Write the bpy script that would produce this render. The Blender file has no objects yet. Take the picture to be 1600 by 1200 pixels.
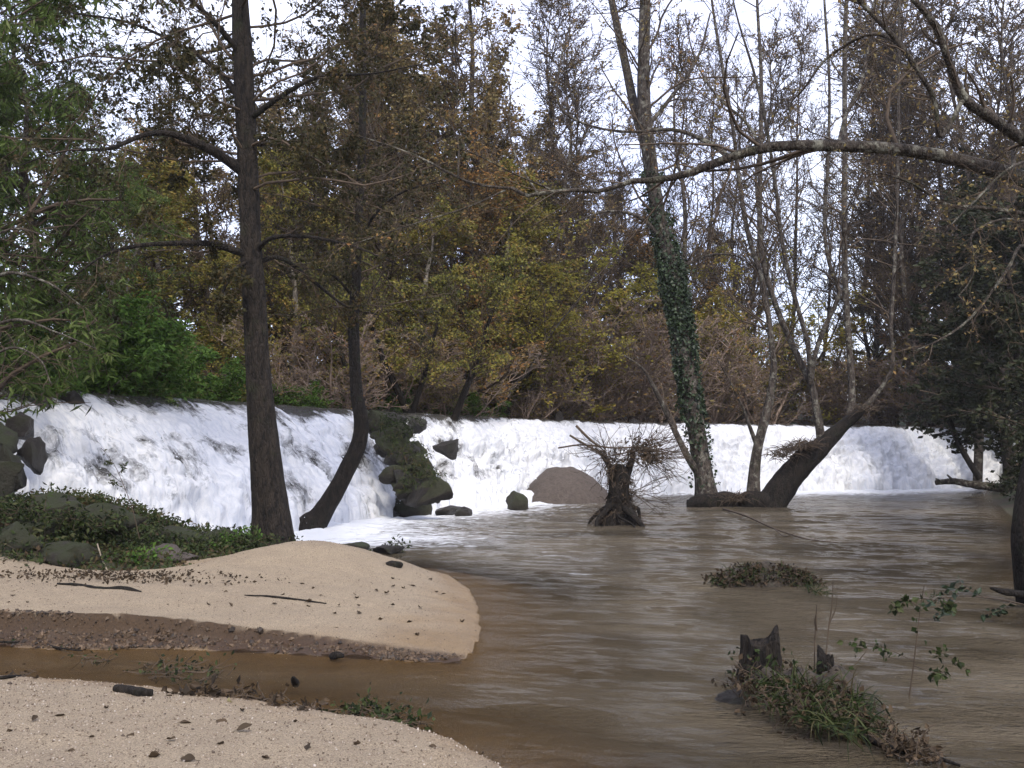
import bpy, bmesh, math, random
import numpy as np
from mathutils import Vector, Matrix

# ------------------------------------------------------------------ camera, sky, sun, exposure
SC = bpy.context.scene
COL = SC.collection
F = 1537.0                      # focal length in photograph pixels
CAM_Z = 1.7
PITCH = math.atan(106.0 / F)
cam_d = bpy.data.cameras.new('camera')
cam_d.sensor_width = 36.0
cam_d.lens = F / 1600.0 * 36.0
cam_d.clip_end = 3000.0
cam = bpy.data.objects.new('camera', cam_d)
cam.location = (0, 0, CAM_Z)
cam.rotation_euler = (math.pi / 2 + PITCH, 0, 0)
COL.objects.link(cam)
SC.camera = cam

SUN_EL, SUN_AZ = math.radians(46), math.radians(165)
world = bpy.data.worlds.new('World')
SC.world = world
world.use_nodes = True
nt = world.node_tree
for n in list(nt.nodes): nt.nodes.remove(n)
wo = nt.nodes.new('ShaderNodeOutputWorld')
bg_sky = nt.nodes.new('ShaderNodeBackground')
bg_cloud = nt.nodes.new('ShaderNodeBackground')
addw = nt.nodes.new('ShaderNodeAddShader')
sky = nt.nodes.new('ShaderNodeTexSky')
sky.sky_type = 'NISHITA'
sky.sun_disc = False
sky.sun_elevation = SUN_EL
sky.sun_rotation = SUN_AZ
bg_sky.inputs['Strength'].default_value = 0.05
nt.links.new(sky.outputs[0], bg_sky.inputs[0])
# an even layer of bright overcast cloud over that sky
tcw = nt.nodes.new('ShaderNodeTexCoord')
nzw = nt.nodes.new('ShaderNodeTexNoise')
nzw.inputs['Scale'].default_value = 2.2
nzw.inputs['Detail'].default_value = 5
rpw = nt.nodes.new('ShaderNodeValToRGB')
rpw.color_ramp.elements[0].position = 0.35
rpw.color_ramp.elements[0].color = (0.58, 0.59, 0.84, 1)
rpw.color_ramp.elements[1].position = 0.68
rpw.color_ramp.elements[1].color = (0.88, 0.88, 1.0, 1)
nt.links.new(tcw.outputs['Generated'], nzw.inputs['Vector'])
nt.links.new(nzw.outputs[0], rpw.inputs[0])
nt.links.new(rpw.outputs[0], bg_cloud.inputs[0])
bg_cloud.inputs['Strength'].default_value = 0.66
nt.links.new(bg_sky.outputs[0], addw.inputs[0])
nt.links.new(bg_cloud.outputs[0], addw.inputs[1])
nt.links.new(addw.outputs[0], wo.inputs[0])

sun_d = bpy.data.lights.new('sun', 'SUN')
sun_d.energy = 1.5
sun_d.angle = math.radians(14)
sun_d.color = (1.0, 0.93, 0.82)
sun = bpy.data.objects.new('sun', sun_d)
# direction towards the sun
sdir = Vector((math.sin(SUN_AZ) * math.cos(SUN_EL), math.cos(SUN_AZ) * math.cos(SUN_EL), math.sin(SUN_EL)))
sun.rotation_euler = sdir.to_track_quat('Z', 'Y').to_euler()
COL.objects.link(sun)

SC.view_settings.view_transform = 'Standard'
SC.view_settings.look = 'None'
SC.view_settings.gamma = 1.0
SC.view_settings.exposure = 1.28
SC.render.engine = 'CYCLES'
SC.cycles.use_denoising = True
SC.cycles.max_bounces = 6
SC.cycles.diffuse_bounces = 2
SC.cycles.glossy_bounces = 2
SC.cycles.transmission_bounces = 3
SC.cycles.transparent_max_bounces = 12

# ------------------------------------------------------------------ helpers
def at(px, py, depth):
    """world point seen at photograph pixel (px, py) at distance depth along Y"""
    u = (px - 800.0) / F
    v = (600.0 - py) / F
    cp, sp = math.cos(PITCH), math.sin(PITCH)
    d = np.array([u, cp - v * sp, sp + v * cp])
    d = d / d[1] * depth
    return np.array([d[0], d[1], d[2] + CAM_Z])

def on(px, py, z=0.0):
    """world point seen at photograph pixel (px, py) on the level z"""
    p = at(px, py, 1.0) - np.array([0, 0, CAM_Z])
    k = (z - CAM_Z) / p[2]
    return np.array([p[0] * k, p[1] * k, z])

def _hash(ix, iy, iz):
    h = (ix * 374761393 + iy * 668265263 + iz * 2147483647 + 1013904223) & 0xffffffff
    h = ((h ^ (h >> 13)) * 1274126177) & 0xffffffff
    return ((h ^ (h >> 16)) & 0xffff) / 65535.0

def vn(x, y, z=0.0):
    x = np.asarray(x, float); y = np.asarray(y, float); z = np.asarray(z, float) + np.zeros_like(x)
    ix, iy, iz = np.floor(x).astype(np.int64), np.floor(y).astype(np.int64), np.floor(z).astype(np.int64)
    fx, fy, fz = x - ix, y - iy, z - iz
    fx = fx * fx * (3 - 2 * fx); fy = fy * fy * (3 - 2 * fy); fz = fz * fz * (3 - 2 * fz)
    r = 0
    for a in (0, 1):
        wx = fx if a else 1 - fx
        for b in (0, 1):
            wy = fy if b else 1 - fy
            for c in (0, 1):
                wz = fz if c else 1 - fz
                r = r + wx * wy * wz * _hash(ix + a, iy + b, iz + c)
    return r * 2 - 1

def fbm(x, y, z=0.0, oct=4):
    s, a = 0, 0.5
    for i in range(oct):
        s = s + a * vn(x * 2 ** i + 17.3 * i, y * 2 ** i + 5.1 * i, np.asarray(z) * 2 ** i + 9.7 * i)
        a *= 0.5
    return s

def sstep(a, b, x):
    t = np.clip((x - a) / (b - a), 0, 1)
    return t * t * (3 - 2 * t)

def norm(v):
    return v / np.maximum(np.linalg.norm(v, axis=-1, keepdims=True), 1e-9)

class MB:
    """collects vertices, quads / tris and point attributes, builds ONE mesh"""
    def __init__(self):
        self.v, self.f, self.a, self.n = [], [], [], 0
    def add(self, v, f, tint=None):
        v = np.asarray(v, np.float32).reshape(-1, 3); f = np.asarray(f, np.int64)
        self.v.append(v); self.f.append(f + self.n)
        self.a.append(np.full(len(v), 0.5, np.float32) if tint is None else np.asarray(tint, np.float32) + np.zeros(len(v), np.float32))
        self.n += len(v)
        return self
    def mesh(self, name, mat, smooth=True, attrs=None):
        v = np.concatenate(self.v)
        me = bpy.data.meshes.new(name)
        me.vertices.add(len(v)); me.vertices.foreach_set('co', v.ravel())
        tot = sum(f.size for f in self.f)
        loops = np.concatenate([f.ravel() for f in self.f]).astype(np.int32)
        sizes = np.concatenate([np.full(len(f), f.shape[1], np.int32) for f in self.f])
        starts = np.concatenate([[0], np.cumsum(sizes)[:-1]]).astype(np.int32)
        me.loops.add(tot); me.loops.foreach_set('vertex_index', loops)
        me.polygons.add(len(sizes)); me.polygons.foreach_set('loop_start', starts)
        me.polygons.foreach_set('use_smooth', np.full(len(sizes), smooth))
        at_ = me.attributes.new('tint', 'FLOAT', 'POINT'); at_.data.foreach_set('value', np.concatenate(self.a))
        for k, arr in (attrs or {}).items():
            q = me.attributes.new(k, 'FLOAT', 'POINT'); q.data.foreach_set('value', np.asarray(arr, np.float32).ravel())
        me.update(calc_edges=True); me.validate()
        me.materials.append(mat)
        return me
    def build(self, name, mat, parent=None, smooth=True, attrs=None):
        return link(name, self.mesh(name, mat, smooth, attrs), parent)

def link(name, me, parent=None):
    o = bpy.data.objects.new(name, me); COL.objects.link(o)
    if parent is not None: o.parent = parent
    return o

def empty(name, loc=(0, 0, 0), rz=0.0, s=1.0):
    o = bpy.data.objects.new(name, None); COL.objects.link(o)
    o.empty_display_size = 0.2
    o.location = tuple(float(c) for c in loc); o.rotation_euler = (0, 0, rz)
    o.scale = (s, s, s) if np.isscalar(s) else s
    return o

def tag(o, label=None, cat=None, group=None, kind=None):
    for k, v in (('label', label), ('category', cat), ('group', group), ('kind', kind)):
        if v: o[k] = v
    return o

def structure(o): return tag(o, kind='structure')

def grid_faces(nu, nv, wrap=False):
    i = np.arange(nu - 1)[:, None]; j = np.arange(nv if wrap else nv - 1)[None, :]
    j2 = (j + 1) % nv
    return np.stack([i * nv + j, i * nv + j2, (i + 1) * nv + j2, (i + 1) * nv + j], -1).reshape(-1, 4)

def catmull(P, n):
    P = np.asarray(P, float)
    Q = np.vstack([2 * P[0] - P[1], P, 2 * P[-1] - P[-2]])
    m = len(P) - 1
    t = np.linspace(0, m, n); i = np.minimum(t.astype(int), m - 1); f = (t - i)[:, None]
    a, b, c, d = Q[i], Q[i + 1], Q[i + 2], Q[i + 3]
    return 0.5 * (2 * b + (c - a) * f + (2 * a - 5 * b + 4 * c - d) * f ** 2 + (3 * b - 3 * c + d - a) * f ** 3)

def tubes(P, R, sides=3, rng=None, cap=False):
    """P (m,k,3), R (m,k) -> verts, quads of m tubes"""
    m, k, _ = P.shape
    T = norm(np.gradient(P, axis=1))
    ref = np.array([0.31, 0.87, 0.37]) + np.zeros((m, 1, 3))
    main = norm(P[:, -1] - P[:, 0])[:, None]
    bad = np.abs((ref / np.linalg.norm(ref[0, 0]) * main).sum(-1)) > 0.85
    ref = np.where(bad[..., None], np.array([0.9, -0.2, 0.38]), ref)
    n1 = norm(np.cross(T, ref)); n2 = np.cross(T, n1)
    a = np.arange(sides) / sides * 2 * math.pi
    ring = n1[:, :, None] * np.cos(a)[None, None, :, None] + n2[:, :, None] * np.sin(a)[None, None, :, None]
    V = P[:, :, None] + ring * R[:, :, None, None]
    base = grid_faces(k, sides, wrap=True)
    Fc = (base[None] + (np.arange(m) * k * sides)[:, None, None]).reshape(-1, 4)
    return V.reshape(-1, 3), Fc

def big_tube(P, R, sides=20, n=60, rough=0.08, seed=0, freq=2.2, flare=0.0, ribs=0):
    """one thick, lumpy trunk or limb along a smoothed path"""
    PR = catmull(np.c_[np.asarray(P, float), np.asarray(R, float)], n)
    C, r = PR[:, :3], np.maximum(PR[:, 3], 0.003)
    T = norm(np.gradient(C, axis=0))
    N = np.zeros_like(C); ref = np.array([0, 1.0, 0.0]) if abs(T[0][1]) < 0.8 else np.array([1.0, 0, 0])
    N[0] = norm(np.cross(T[0], ref))
    for i in range(1, n):
        N[i] = norm(N[i - 1] - T[i] * np.dot(N[i - 1], T[i]))
    B = np.cross(T, N)
    a = np.arange(sides) / sides * 2 * math.pi
    ring = N[:, None] * np.cos(a)[None, :, None] + B[:, None] * np.sin(a)[None, :, None]
    L = np.concatenate([[0], np.cumsum(np.linalg.norm(np.diff(C, axis=0), axis=1))])
    q = C[:, None] + ring * r[:, None, None]
    d = fbm(q[..., 0] * freq + seed * 7.1, q[..., 1] * freq, q[..., 2] * freq * 0.45, 4) * 2 * rough
    d = d + rough * 0.7 * vn(np.cos(a)[None] * 3.1 + seed + 0 * d, np.sin(a)[None] * 3.1 + 0 * d, L[:, None] * 0.5 + 0 * d)
    if sides >= 22:            # furrowed bark
        fur = 1 - np.abs(vn(np.cos(a)[None] * 5.5 + 0 * d, np.sin(a)[None] * 5.5 + seed + 0 * d, L[:, None] * 1.1 + 0 * d)) * 2
        d = d + 0.035 * fur + 0.03 * fbm(q[..., 0] * 14, q[..., 1] * 14, q[..., 2] * 4, 3)
    rr = r[:, None] * (1 + d)
    if flare:
        w = np.exp(-L / (1.6 * r[0]))[:, None]
        rr = rr * (1 + w * flare * (0.55 + 0.45 * np.cos(a * (ribs or 5) + seed)[None] + 0.3 * np.cos(a * 3 + 2 * seed)[None]))
    V = C[:, None] + ring * rr[..., None]
    Fc = grid_faces(n, sides, wrap=True)
    V = V.reshape(-1, 3)
    m = len(V)
    V = np.vstack([V, C[-1] + T[-1] * r[-1] * 0.4])
    last = (n - 1) * sides
    caps = np.array([[last + j, last + (j + 1) % sides, m] for j in range(sides)])
    return V, Fc, caps, C, r

def add_big(mb, *a, **k):
    V, Fc, caps, C, r = big_tube(*a, **k)
    n0 = mb.n
    mb.add(V, Fc); mb.f.append(caps + n0)
    return C, r

def spawn(P, R, n, rng, t0=0.2, t1=1.0, ang=0.8, ratio=0.5, L=None, k=5, wander=0.18, up=0.05, rf=0.5, rmin=0.004, taper=0.35, lenfall=0.5):
    m, kk, _ = P.shape
    idx = np.repeat(np.arange(m), n)
    M = len(idx)
    t = rng.uniform(t0, t1, M)
    s = t * (kk - 1); i = np.minimum(s.astype(int), kk - 2); f = (s - i)[:, None]
    p0 = P[idx, i] * (1 - f) + P[idx, i + 1] * f
    tan = norm(P[idx, i + 1] - P[idx, i])
    r0 = R[idx, i] * (1 - f[:, 0]) + R[idx, i + 1] * f[:, 0]
    v = rng.normal(size=(M, 3)); v = norm(v - tan * (v * tan).sum(-1, keepdims=True))
    a = ang * rng.uniform(0.65, 1.3, M)[:, None]
    d = np.cos(a) * tan + np.sin(a) * v
    if L is None:
        pl = np.linalg.norm(np.diff(P, axis=1), axis=2).sum(1)[idx]
        ln = pl * ratio * (1 - lenfall * t) * rng.uniform(0.55, 1.25, M)
    else:
        ln = L * (1 - lenfall * t) * rng.uniform(0.55, 1.25, M)
    Q = np.zeros((M, k, 3)); Q[:, 0] = p0
    bend = rng.normal(size=(M, 3)) * wander * 0.5
    for j in range(1, k):
        d = norm(d + rng.normal(size=(M, 3)) * wander + bend + np.array([0, 0, up]))
        Q[:, j] = Q[:, j - 1] + d * (ln / (k - 1))[:, None]
    rb = np.maximum(r0 * rf * rng.uniform(0.7, 1.1, M), rmin)
    RR = rb[:, None] * np.linspace(1, taper, k)[None]
    return Q, np.maximum(RR, rmin * 0.6)

def add_leaves(mb, P, n, rng, size=0.08, aspect=0.5, droop=0.4, spread=0.03, t0=0.15, keep=1.0, clump=None, tintc=0.0):
    m, k, _ = P.shape
    idx = np.repeat(np.arange(m), n)
    if keep < 1: idx = idx[rng.random(len(idx)) < keep]
    M = len(idx)
    if M == 0: return
    t = rng.uniform(t0, 1, M); s = t * (k - 1); i = np.minimum(s.astype(int), k - 2); f = (s - i)[:, None]
    p = P[idx, i] * (1 - f) + P[idx, i + 1] * f + rng.normal(size=(M, 3)) * spread
    if clump is not None:          # leave gaps: thin the leaves out by a coarse noise
        c = vn(p[:, 0] / clump, p[:, 1] / clump, p[:, 2] / clump)
        ok = c > rng.uniform(-0.9, 0.35, M)
        p, idx, M = p[ok], idx[ok], int(ok.sum())
    ax = norm(norm(rng.normal(size=(M, 3))) + np.array([0, 0, -droop]))
    sd = norm(np.cross(ax, rng.normal(size=(M, 3)))); nr = np.cross(ax, sd)
    sz = (size * rng.uniform(0.55, 1.3, M))[:, None]
    w = sz * aspect * 0.5
    V = np.stack([p, p + ax * sz * 0.45 + sd * w + nr * w * 0.35, p + ax * sz, p + ax * sz * 0.45 - sd * w + nr * w * 0.35], 1)
    Fc = np.arange(M * 4).reshape(M, 4)
    tint = np.clip(rng.uniform(0, 1, M) * 0.75 + 0.125 + tintc + 0.3 * vn(p[:, 0] * 0.8, p[:, 1] * 0.8, p[:, 2] * 0.8), 0, 1)
    mb.add(V.reshape(-1, 3), Fc, np.repeat(tint, 4))

# ------------------------------------------------------------------ materials
def new_mat(name):
    m = bpy.data.materials.new(name); m.use_nodes = True
    t = m.node_tree
    for n in list(t.nodes): t.nodes.remove(n)
    return m, t, t.nodes.new('ShaderNodeOutputMaterial')

def nd(t, typ, **kw):
    n = t.nodes.new(typ)
    for k, v in kw.items():
        if k in n.inputs.keys(): n.inputs[k].default_value = v
        else: setattr(n, k, v)
    return n

def ramp(t, stops, src=None):
    r = t.nodes.new('ShaderNodeValToRGB'); cr = r.color_ramp
    while len(cr.elements) < len(stops): cr.elements.new(0.5)
    for e, (p, c) in zip(cr.elements, stops):
        e.position = p; e.color = (*c, 1) if len(c) == 3 else c
    if src is not None: t.links.new(src, r.inputs[0])
    return r

def mixc(t, fac, a, b, mode='MIX'):
    n = t.nodes.new('ShaderNodeMix'); n.data_type = 'RGBA'; n.blend_type = mode
    for i, s in ((0, fac), (6, a), (7, b)):
        if hasattr(s, 'links'): t.links.new(s, n.inputs[i])
        elif i == 0: n.inputs[0].default_value = s
        else: n.inputs[i].default_value = (*s, 1)
    return n.outputs[2]

def math_(t, op, a, b=0.0, c=None, clamp=False):
    n = t.nodes.new('ShaderNodeMath'); n.operation = op; n.use_clamp = clamp
    for i, s in enumerate((a, b) if c is None else (a, b, c)):
        if hasattr(s, 'links'): t.links.new(s, n.inputs[i])
        else: n.inputs[i].default_value = s
    return n.outputs[0]

def coords(t, scale=(1, 1, 1), kind='Object'):
    tc = t.nodes.new('ShaderNodeTexCoord'); mp = t.nodes.new('ShaderNodeMapping')
    mp.inputs['Scale'].default_value = scale
    t.links.new(tc.outputs[kind], mp.inputs[0])
    return mp.outputs[0]

def noise(t, vec, scale=5.0, detail=4.0, rough=0.55, dist=0.0):
    n = nd(t, 'ShaderNodeTexNoise', Scale=scale, Detail=detail, Roughness=rough, Distortion=dist)
    if vec is not None: t.links.new(vec, n.inputs['Vector'])
    return n.outputs[0]

def attr(t, name):
    n = t.nodes.new('ShaderNodeAttribute'); n.attribute_name = name
    return n.outputs['Fac']

def bump(t, h, strength=0.5, dist=0.02):
    b = nd(t, 'ShaderNodeBump', Strength=strength, Distance=dist)
    t.links.new(h, b.inputs['Height'])
    return b.outputs[0]

def leaf_mat(name, cols, trans=0.35, gloss=0.0):
    m, t, o = new_mat(name)
    stops = [(i / (len(cols) - 1), c) for i, c in enumerate(cols)]
    c = ramp(t, stops, attr(t, 'tint')).outputs[0]
    df = nd(t, 'ShaderNodeBsdfPrincipled', Roughness=0.55 if gloss else 0.75)
    df.inputs['Specular IOR Level'].default_value = 0.5 if gloss else 0.25
    tr = nd(t, 'ShaderNodeBsdfTranslucent')
    t.links.new(c, df.inputs['Base Color']); t.links.new(c, tr.inputs['Color'])
    mx = nd(t, 'ShaderNodeMixShader'); mx.inputs[0].default_value = trans
    t.links.new(df.outputs[0], mx.inputs[1]); t.links.new(tr.outputs[0], mx.inputs[2])
    t.links.new(mx.outputs[0], o.inputs[0])
    return m

def bark_mat(name, dark, light, moss=None, moss_amt=0.45, lichen=None, scale=14.0):
    m, t, o = new_mat(name)
    v = coords(t, (1, 1, 0.28))
    n1 = noise(t, v, scale, 8, 0.7, 0.6)
    n2 = noise(t, coords(t), 2.3, 5, 0.6)
    c = mixc(t, ramp(t, [(0.40, (0, 0, 0)), (0.62, (1, 1, 1))], n1).outputs[0], dark, light)
    if moss is not None:
        c = mixc(t, ramp(t, [(moss_amt, (0, 0, 0)), (moss_amt + 0.18, (1, 1, 1))], n2).outputs[0], c, moss)
    if lichen is not None:
        n3 = noise(t, coords(t), 6.0, 6, 0.7)
        c = mixc(t, ramp(t, [(0.52, (0, 0, 0)), (0.62, (1, 1, 1))], n3).outputs[0], c, lichen)
    b = nd(t, 'ShaderNodeBsdfPrincipled', Roughness=0.85)
    b.inputs['Specular IOR Level'].default_value = 0.25
    t.links.new(c, b.inputs['Base Color'])
    vr = nd(t, 'ShaderNodeTexVoronoi', Scale=scale * 2.2, feature='DISTANCE_TO_EDGE')
    t.links.new(v, vr.inputs['Vector'])
    h = math_(t, 'ADD', n1, math_(t, 'MINIMUM', vr.outputs[0], 0.25))
    t.links.new(bump(t, h, 1.0, 0.06), b.inputs['Normal'])
    t.links.new(b.outputs[0], o.inputs[0])
    return m

def plain_mat(name, a, b_, scale=8.0, rough=0.85, bumps=0.4, bd=0.01):
    m, t, o = new_mat(name)
    n = noise(t, coords(t), scale, 6, 0.65)
    c = mixc(t, ramp(t, [(0.32, (0, 0, 0)), (0.68, (1, 1, 1))], n).outputs[0], a, b_)
    b = nd(t, 'ShaderNodeBsdfPrincipled', Roughness=rough)
    b.inputs['Specular IOR Level'].default_value = 0.3
    t.links.new(c, b.inputs['Base Color']); t.links.new(bump(t, n, bumps, bd), b.inputs['Normal'])
    t.links.new(b.outputs[0], o.inputs[0])
    return m

def rock_mat(name, a, b_, moss=(0.05, 0.07, 0.02), moss_amt=0.5, wet=0.45):
    m, t, o = new_mat(name)
    v = coords(t)
    n = noise(t, v, 7.0, 12, 0.78); n2 = noise(t, v, 2.6, 6, 0.65)
    c = mixc(t, ramp(t, [(0.33, (0, 0, 0)), (0.66, (1, 1, 1))], n).outputs[0], a, b_)
    g = nd(t, 'ShaderNodeNewGeometry'); sx = nd(t, 'ShaderNodeSeparateXYZ'); t.links.new(g.outputs['Normal'], sx.inputs[0])
    up = math_(t, 'MULTIPLY', ramp(t, [(moss_amt, (0, 0, 0)), (moss_amt + 0.14, (1, 1, 1))], n2).outputs[0], math_(t, 'MULTIPLY_ADD', sx.outputs[2], 0.6, 0.4, clamp=True))
    c = mixc(t, up, c, moss)
    b = nd(t, 'ShaderNodeBsdfPrincipled', Roughness=wet)
    b.inputs['Specular IOR Level'].default_value = 0.4
    t.links.new(c, b.inputs['Base Color']); t.links.new(bump(t, n, 1.0, 0.16), b.inputs['Normal'])
    t.links.new(b.outputs[0], o.inputs[0])
    return m

BARK_ALDER = bark_mat('alder_bark', (0.006, 0.0045, 0.0035), (0.034, 0.026, 0.019), (0.022, 0.026, 0.010), 0.58)
BARK_DARK = bark_mat('dark_wet_bark', (0.005, 0.004, 0.003), (0.024, 0.018, 0.013), (0.014, 0.018, 0.007), 0.58)
BARK_PALE = bark_mat('pale_bark', (0.07, 0.058, 0.045), (0.24, 0.21, 0.17), (0.08, 0.085, 0.04), 0.6, scale=9)
BARK_GREY = bark_mat('grey_alder_bark', (0.022, 0.017, 0.014), (0.085, 0.068, 0.054), (0.035, 0.04, 0.018), 0.58, (0.16, 0.15, 0.12), scale=11)
BARK_LICHEN = bark_mat('lichen_bark', (0.022, 0.017, 0.013), (0.085, 0.068, 0.052), (0.05, 0.052, 0.024), 0.54, (0.21, 0.20, 0.155))
TWIG = plain_mat('twig_bark', (0.032, 0.023, 0.015), (0.105, 0.075, 0.05), 6, bumps=0.1)
TWIG_PINK = plain_mat('reddish_twig_bark', (0.13, 0.095, 0.075), (0.28, 0.21, 0.165), 3, bumps=0.1)
TWIG_PALE = plain_mat('pale_twig_bark', (0.16, 0.13, 0.095), (0.32, 0.27, 0.2), 4, bumps=0.1)

L_BROWN = leaf_mat('brown_olive_leaf', [(0.0830, 0.0649, 0.0288), (0.1663, 0.1291, 0.0515), (0.2053, 0.1628, 0.0618), (0.2364, 0.1566, 0.0578), (0.2881, 0.1445, 0.0541)])
L_OLIVE = leaf_mat('olive_leaf', [(0.0651, 0.0782, 0.0205), (0.1377, 0.1443, 0.0340), (0.2008, 0.1877, 0.0368), (0.2481, 0.1956, 0.0446), (0.2734, 0.1750, 0.0503)])
L_ORANGE = leaf_mat('orange_autumn_leaf', [(0.0893, 0.0670, 0.0303), (0.1607, 0.1205, 0.0491), (0.2410, 0.1473, 0.0535), (0.3213, 0.1562, 0.0446), (0.2499, 0.1785, 0.0625)])
L_YELLOW = leaf_mat('yellow_green_leaf', [(0.0815, 0.0815, 0.0245), (0.1815, 0.1721, 0.0346), (0.2636, 0.2399, 0.0408), (0.3458, 0.3031, 0.0518), (0.3106, 0.2062, 0.0545)], 0.45)
L_WILLOW = leaf_mat('blue_green_lance_leaf', [(0.018, 0.029, 0.007), (0.042, 0.066, 0.014), (0.07, 0.108, 0.021), (0.11, 0.15, 0.036), (0.16, 0.185, 0.07)])
L_EVER = leaf_mat('dark_evergreen_leaf', [(0.008, 0.010, 0.004), (0.016, 0.02, 0.008), (0.027, 0.033, 0.012), (0.045, 0.046, 0.018)], 0.15, 0.0)
L_ALDER = leaf_mat('dark_alder_leaf', [(0.018, 0.018, 0.008), (0.04, 0.038, 0.014), (0.06, 0.05, 0.018), (0.09, 0.055, 0.022)], 0.3)
L_IVY = leaf_mat('ivy_leaf', [(0.006, 0.013, 0.005), (0.013, 0.027, 0.008), (0.022, 0.042, 0.012), (0.038, 0.060, 0.019)], 0.15, 1.0)
L_GREEN = leaf_mat('bright_bank_leaf', [(0.0232, 0.0489, 0.0095), (0.0473, 0.0979, 0.0167), (0.0790, 0.1522, 0.0236), (0.1162, 0.2062, 0.0375), (0.1286, 0.1398, 0.0386)], 0.35)
L_BANK = leaf_mat('mossy_bank_leaf', [(0.009, 0.013, 0.005), (0.02, 0.03, 0.009), (0.036, 0.055, 0.013), (0.06, 0.065, 0.024), (0.075, 0.048, 0.022)], 0.3)
L_DEAD = leaf_mat('dead_brown_leaf', [(0.014, 0.010, 0.006), (0.038, 0.026, 0.015), (0.065, 0.043, 0.024), (0.11, 0.075, 0.042)], 0.15)
L_PALE_LEAF = leaf_mat('pale_yellow_leaf', [(0.3, 0.26, 0.12), (0.36, 0.32, 0.16)], 0.2)

ROCK_DARK = rock_mat('dark_wet_rock', (0.010, 0.008, 0.007), (0.05, 0.042, 0.036), (0.03, 0.036, 0.011), 0.52)
ROCK_MOSS = rock_mat('mossy_rock', (0.014, 0.011, 0.009), (0.065, 0.052, 0.041), (0.034, 0.042, 0.011), 0.36, 0.75)
ROCK_PALE = rock_mat('pale_granite', (0.085, 0.066, 0.054), (0.15, 0.12, 0.10), (0.075, 0.062, 0.042), 0.62, 0.6)

# ------------------------------------------------------------------ the lie of the land
ZC = 2.95          # crest of the weir above the pool (water level of the pool is z = 0)
crest_px = [(-330, 574), (-130, 594), (0, 604), (130, 612), (260, 620), (400, 631), (560, 640), (700, 648), (850, 655), (1000, 659.5), (1150, 662), (1300, 664.5), (1420, 666), (1500, 667), (1560, 667.5)]
CREST = catmull(np.array([on(x, y, ZC) for x, y in crest_px])[:, :2], 400)
seg = np.linalg.norm(np.diff(CREST, axis=0), axis=1)
CU = np.concatenate([[0], np.cumsum(seg)])
Tn = norm(np.gradient(CREST, axis=0))
for _ in range(30):
    Tn[1:-1] = norm(Tn[:-2] + Tn[1:-1] + Tn[2:])
CN = np.c_[Tn[:, 1], -Tn[:, 0]]        # horizontal normal pointing downstream, towards the pool

def poly_dist(P, x, y, closed=False):
    """distance to a polyline, nearest parameter and side"""
    P = np.asarray(P, float)
    sh = x.shape; x = x.ravel(); y = y.ravel()
    best = np.full(len(x), 1e9); u = np.zeros(len(x)); side = np.zeros(len(x))
    n = len(P) if closed else len(P) - 1
    for i in range(n):
        a = P[i]; b = P[(i + 1) % len(P)]; e = b - a; l2 = e @ e
        t = np.clip(((x - a[0]) * e[0] + (y - a[1]) * e[1]) / l2, 0, 1)
        dx = x - a[0] - t * e[0]; dy = y - a[1] - t * e[1]
        d = np.hypot(dx, dy); m = d < best
        best = np.where(m, d, best); u = np.where(m, i + t, u)
        side = np.where(m, e[0] * (y - a[1]) - e[1] * (x - a[0]), side)
    return best.reshape(sh), u.reshape(sh), np.sign(side).reshape(sh)

def inside(P, x, y):
    P = np.asarray(P, float); r = np.zeros(x.shape, bool)
    j = len(P) - 1
    for i in range(len(P)):
        c = ((P[i, 1] > y) != (P[j, 1] > y)) & (x < (P[j, 0] - P[i, 0]) * (y - P[i, 1]) / (P[j, 1] - P[i, 1] + 1e-12) + P[i, 0])
        r ^= c; j = i
    return r

CR8 = CREST[::8]
CR8 = np.vstack([CR8[0] - (CR8[1] - CR8[0]) / np.linalg.norm(CR8[1] - CR8[0]) * 60, CR8, CREST[-1] + np.array([80.0, 14.0])])
RB = np.array([[5.2, -40.0], [5.6, 2.0], [6.0, 9.0], [7.3, 13.5], [11.5, 22.0], [17.5, 36.0], [21.0, 43.0], [24.5, 49.0]])   # waterline of the right bank

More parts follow.
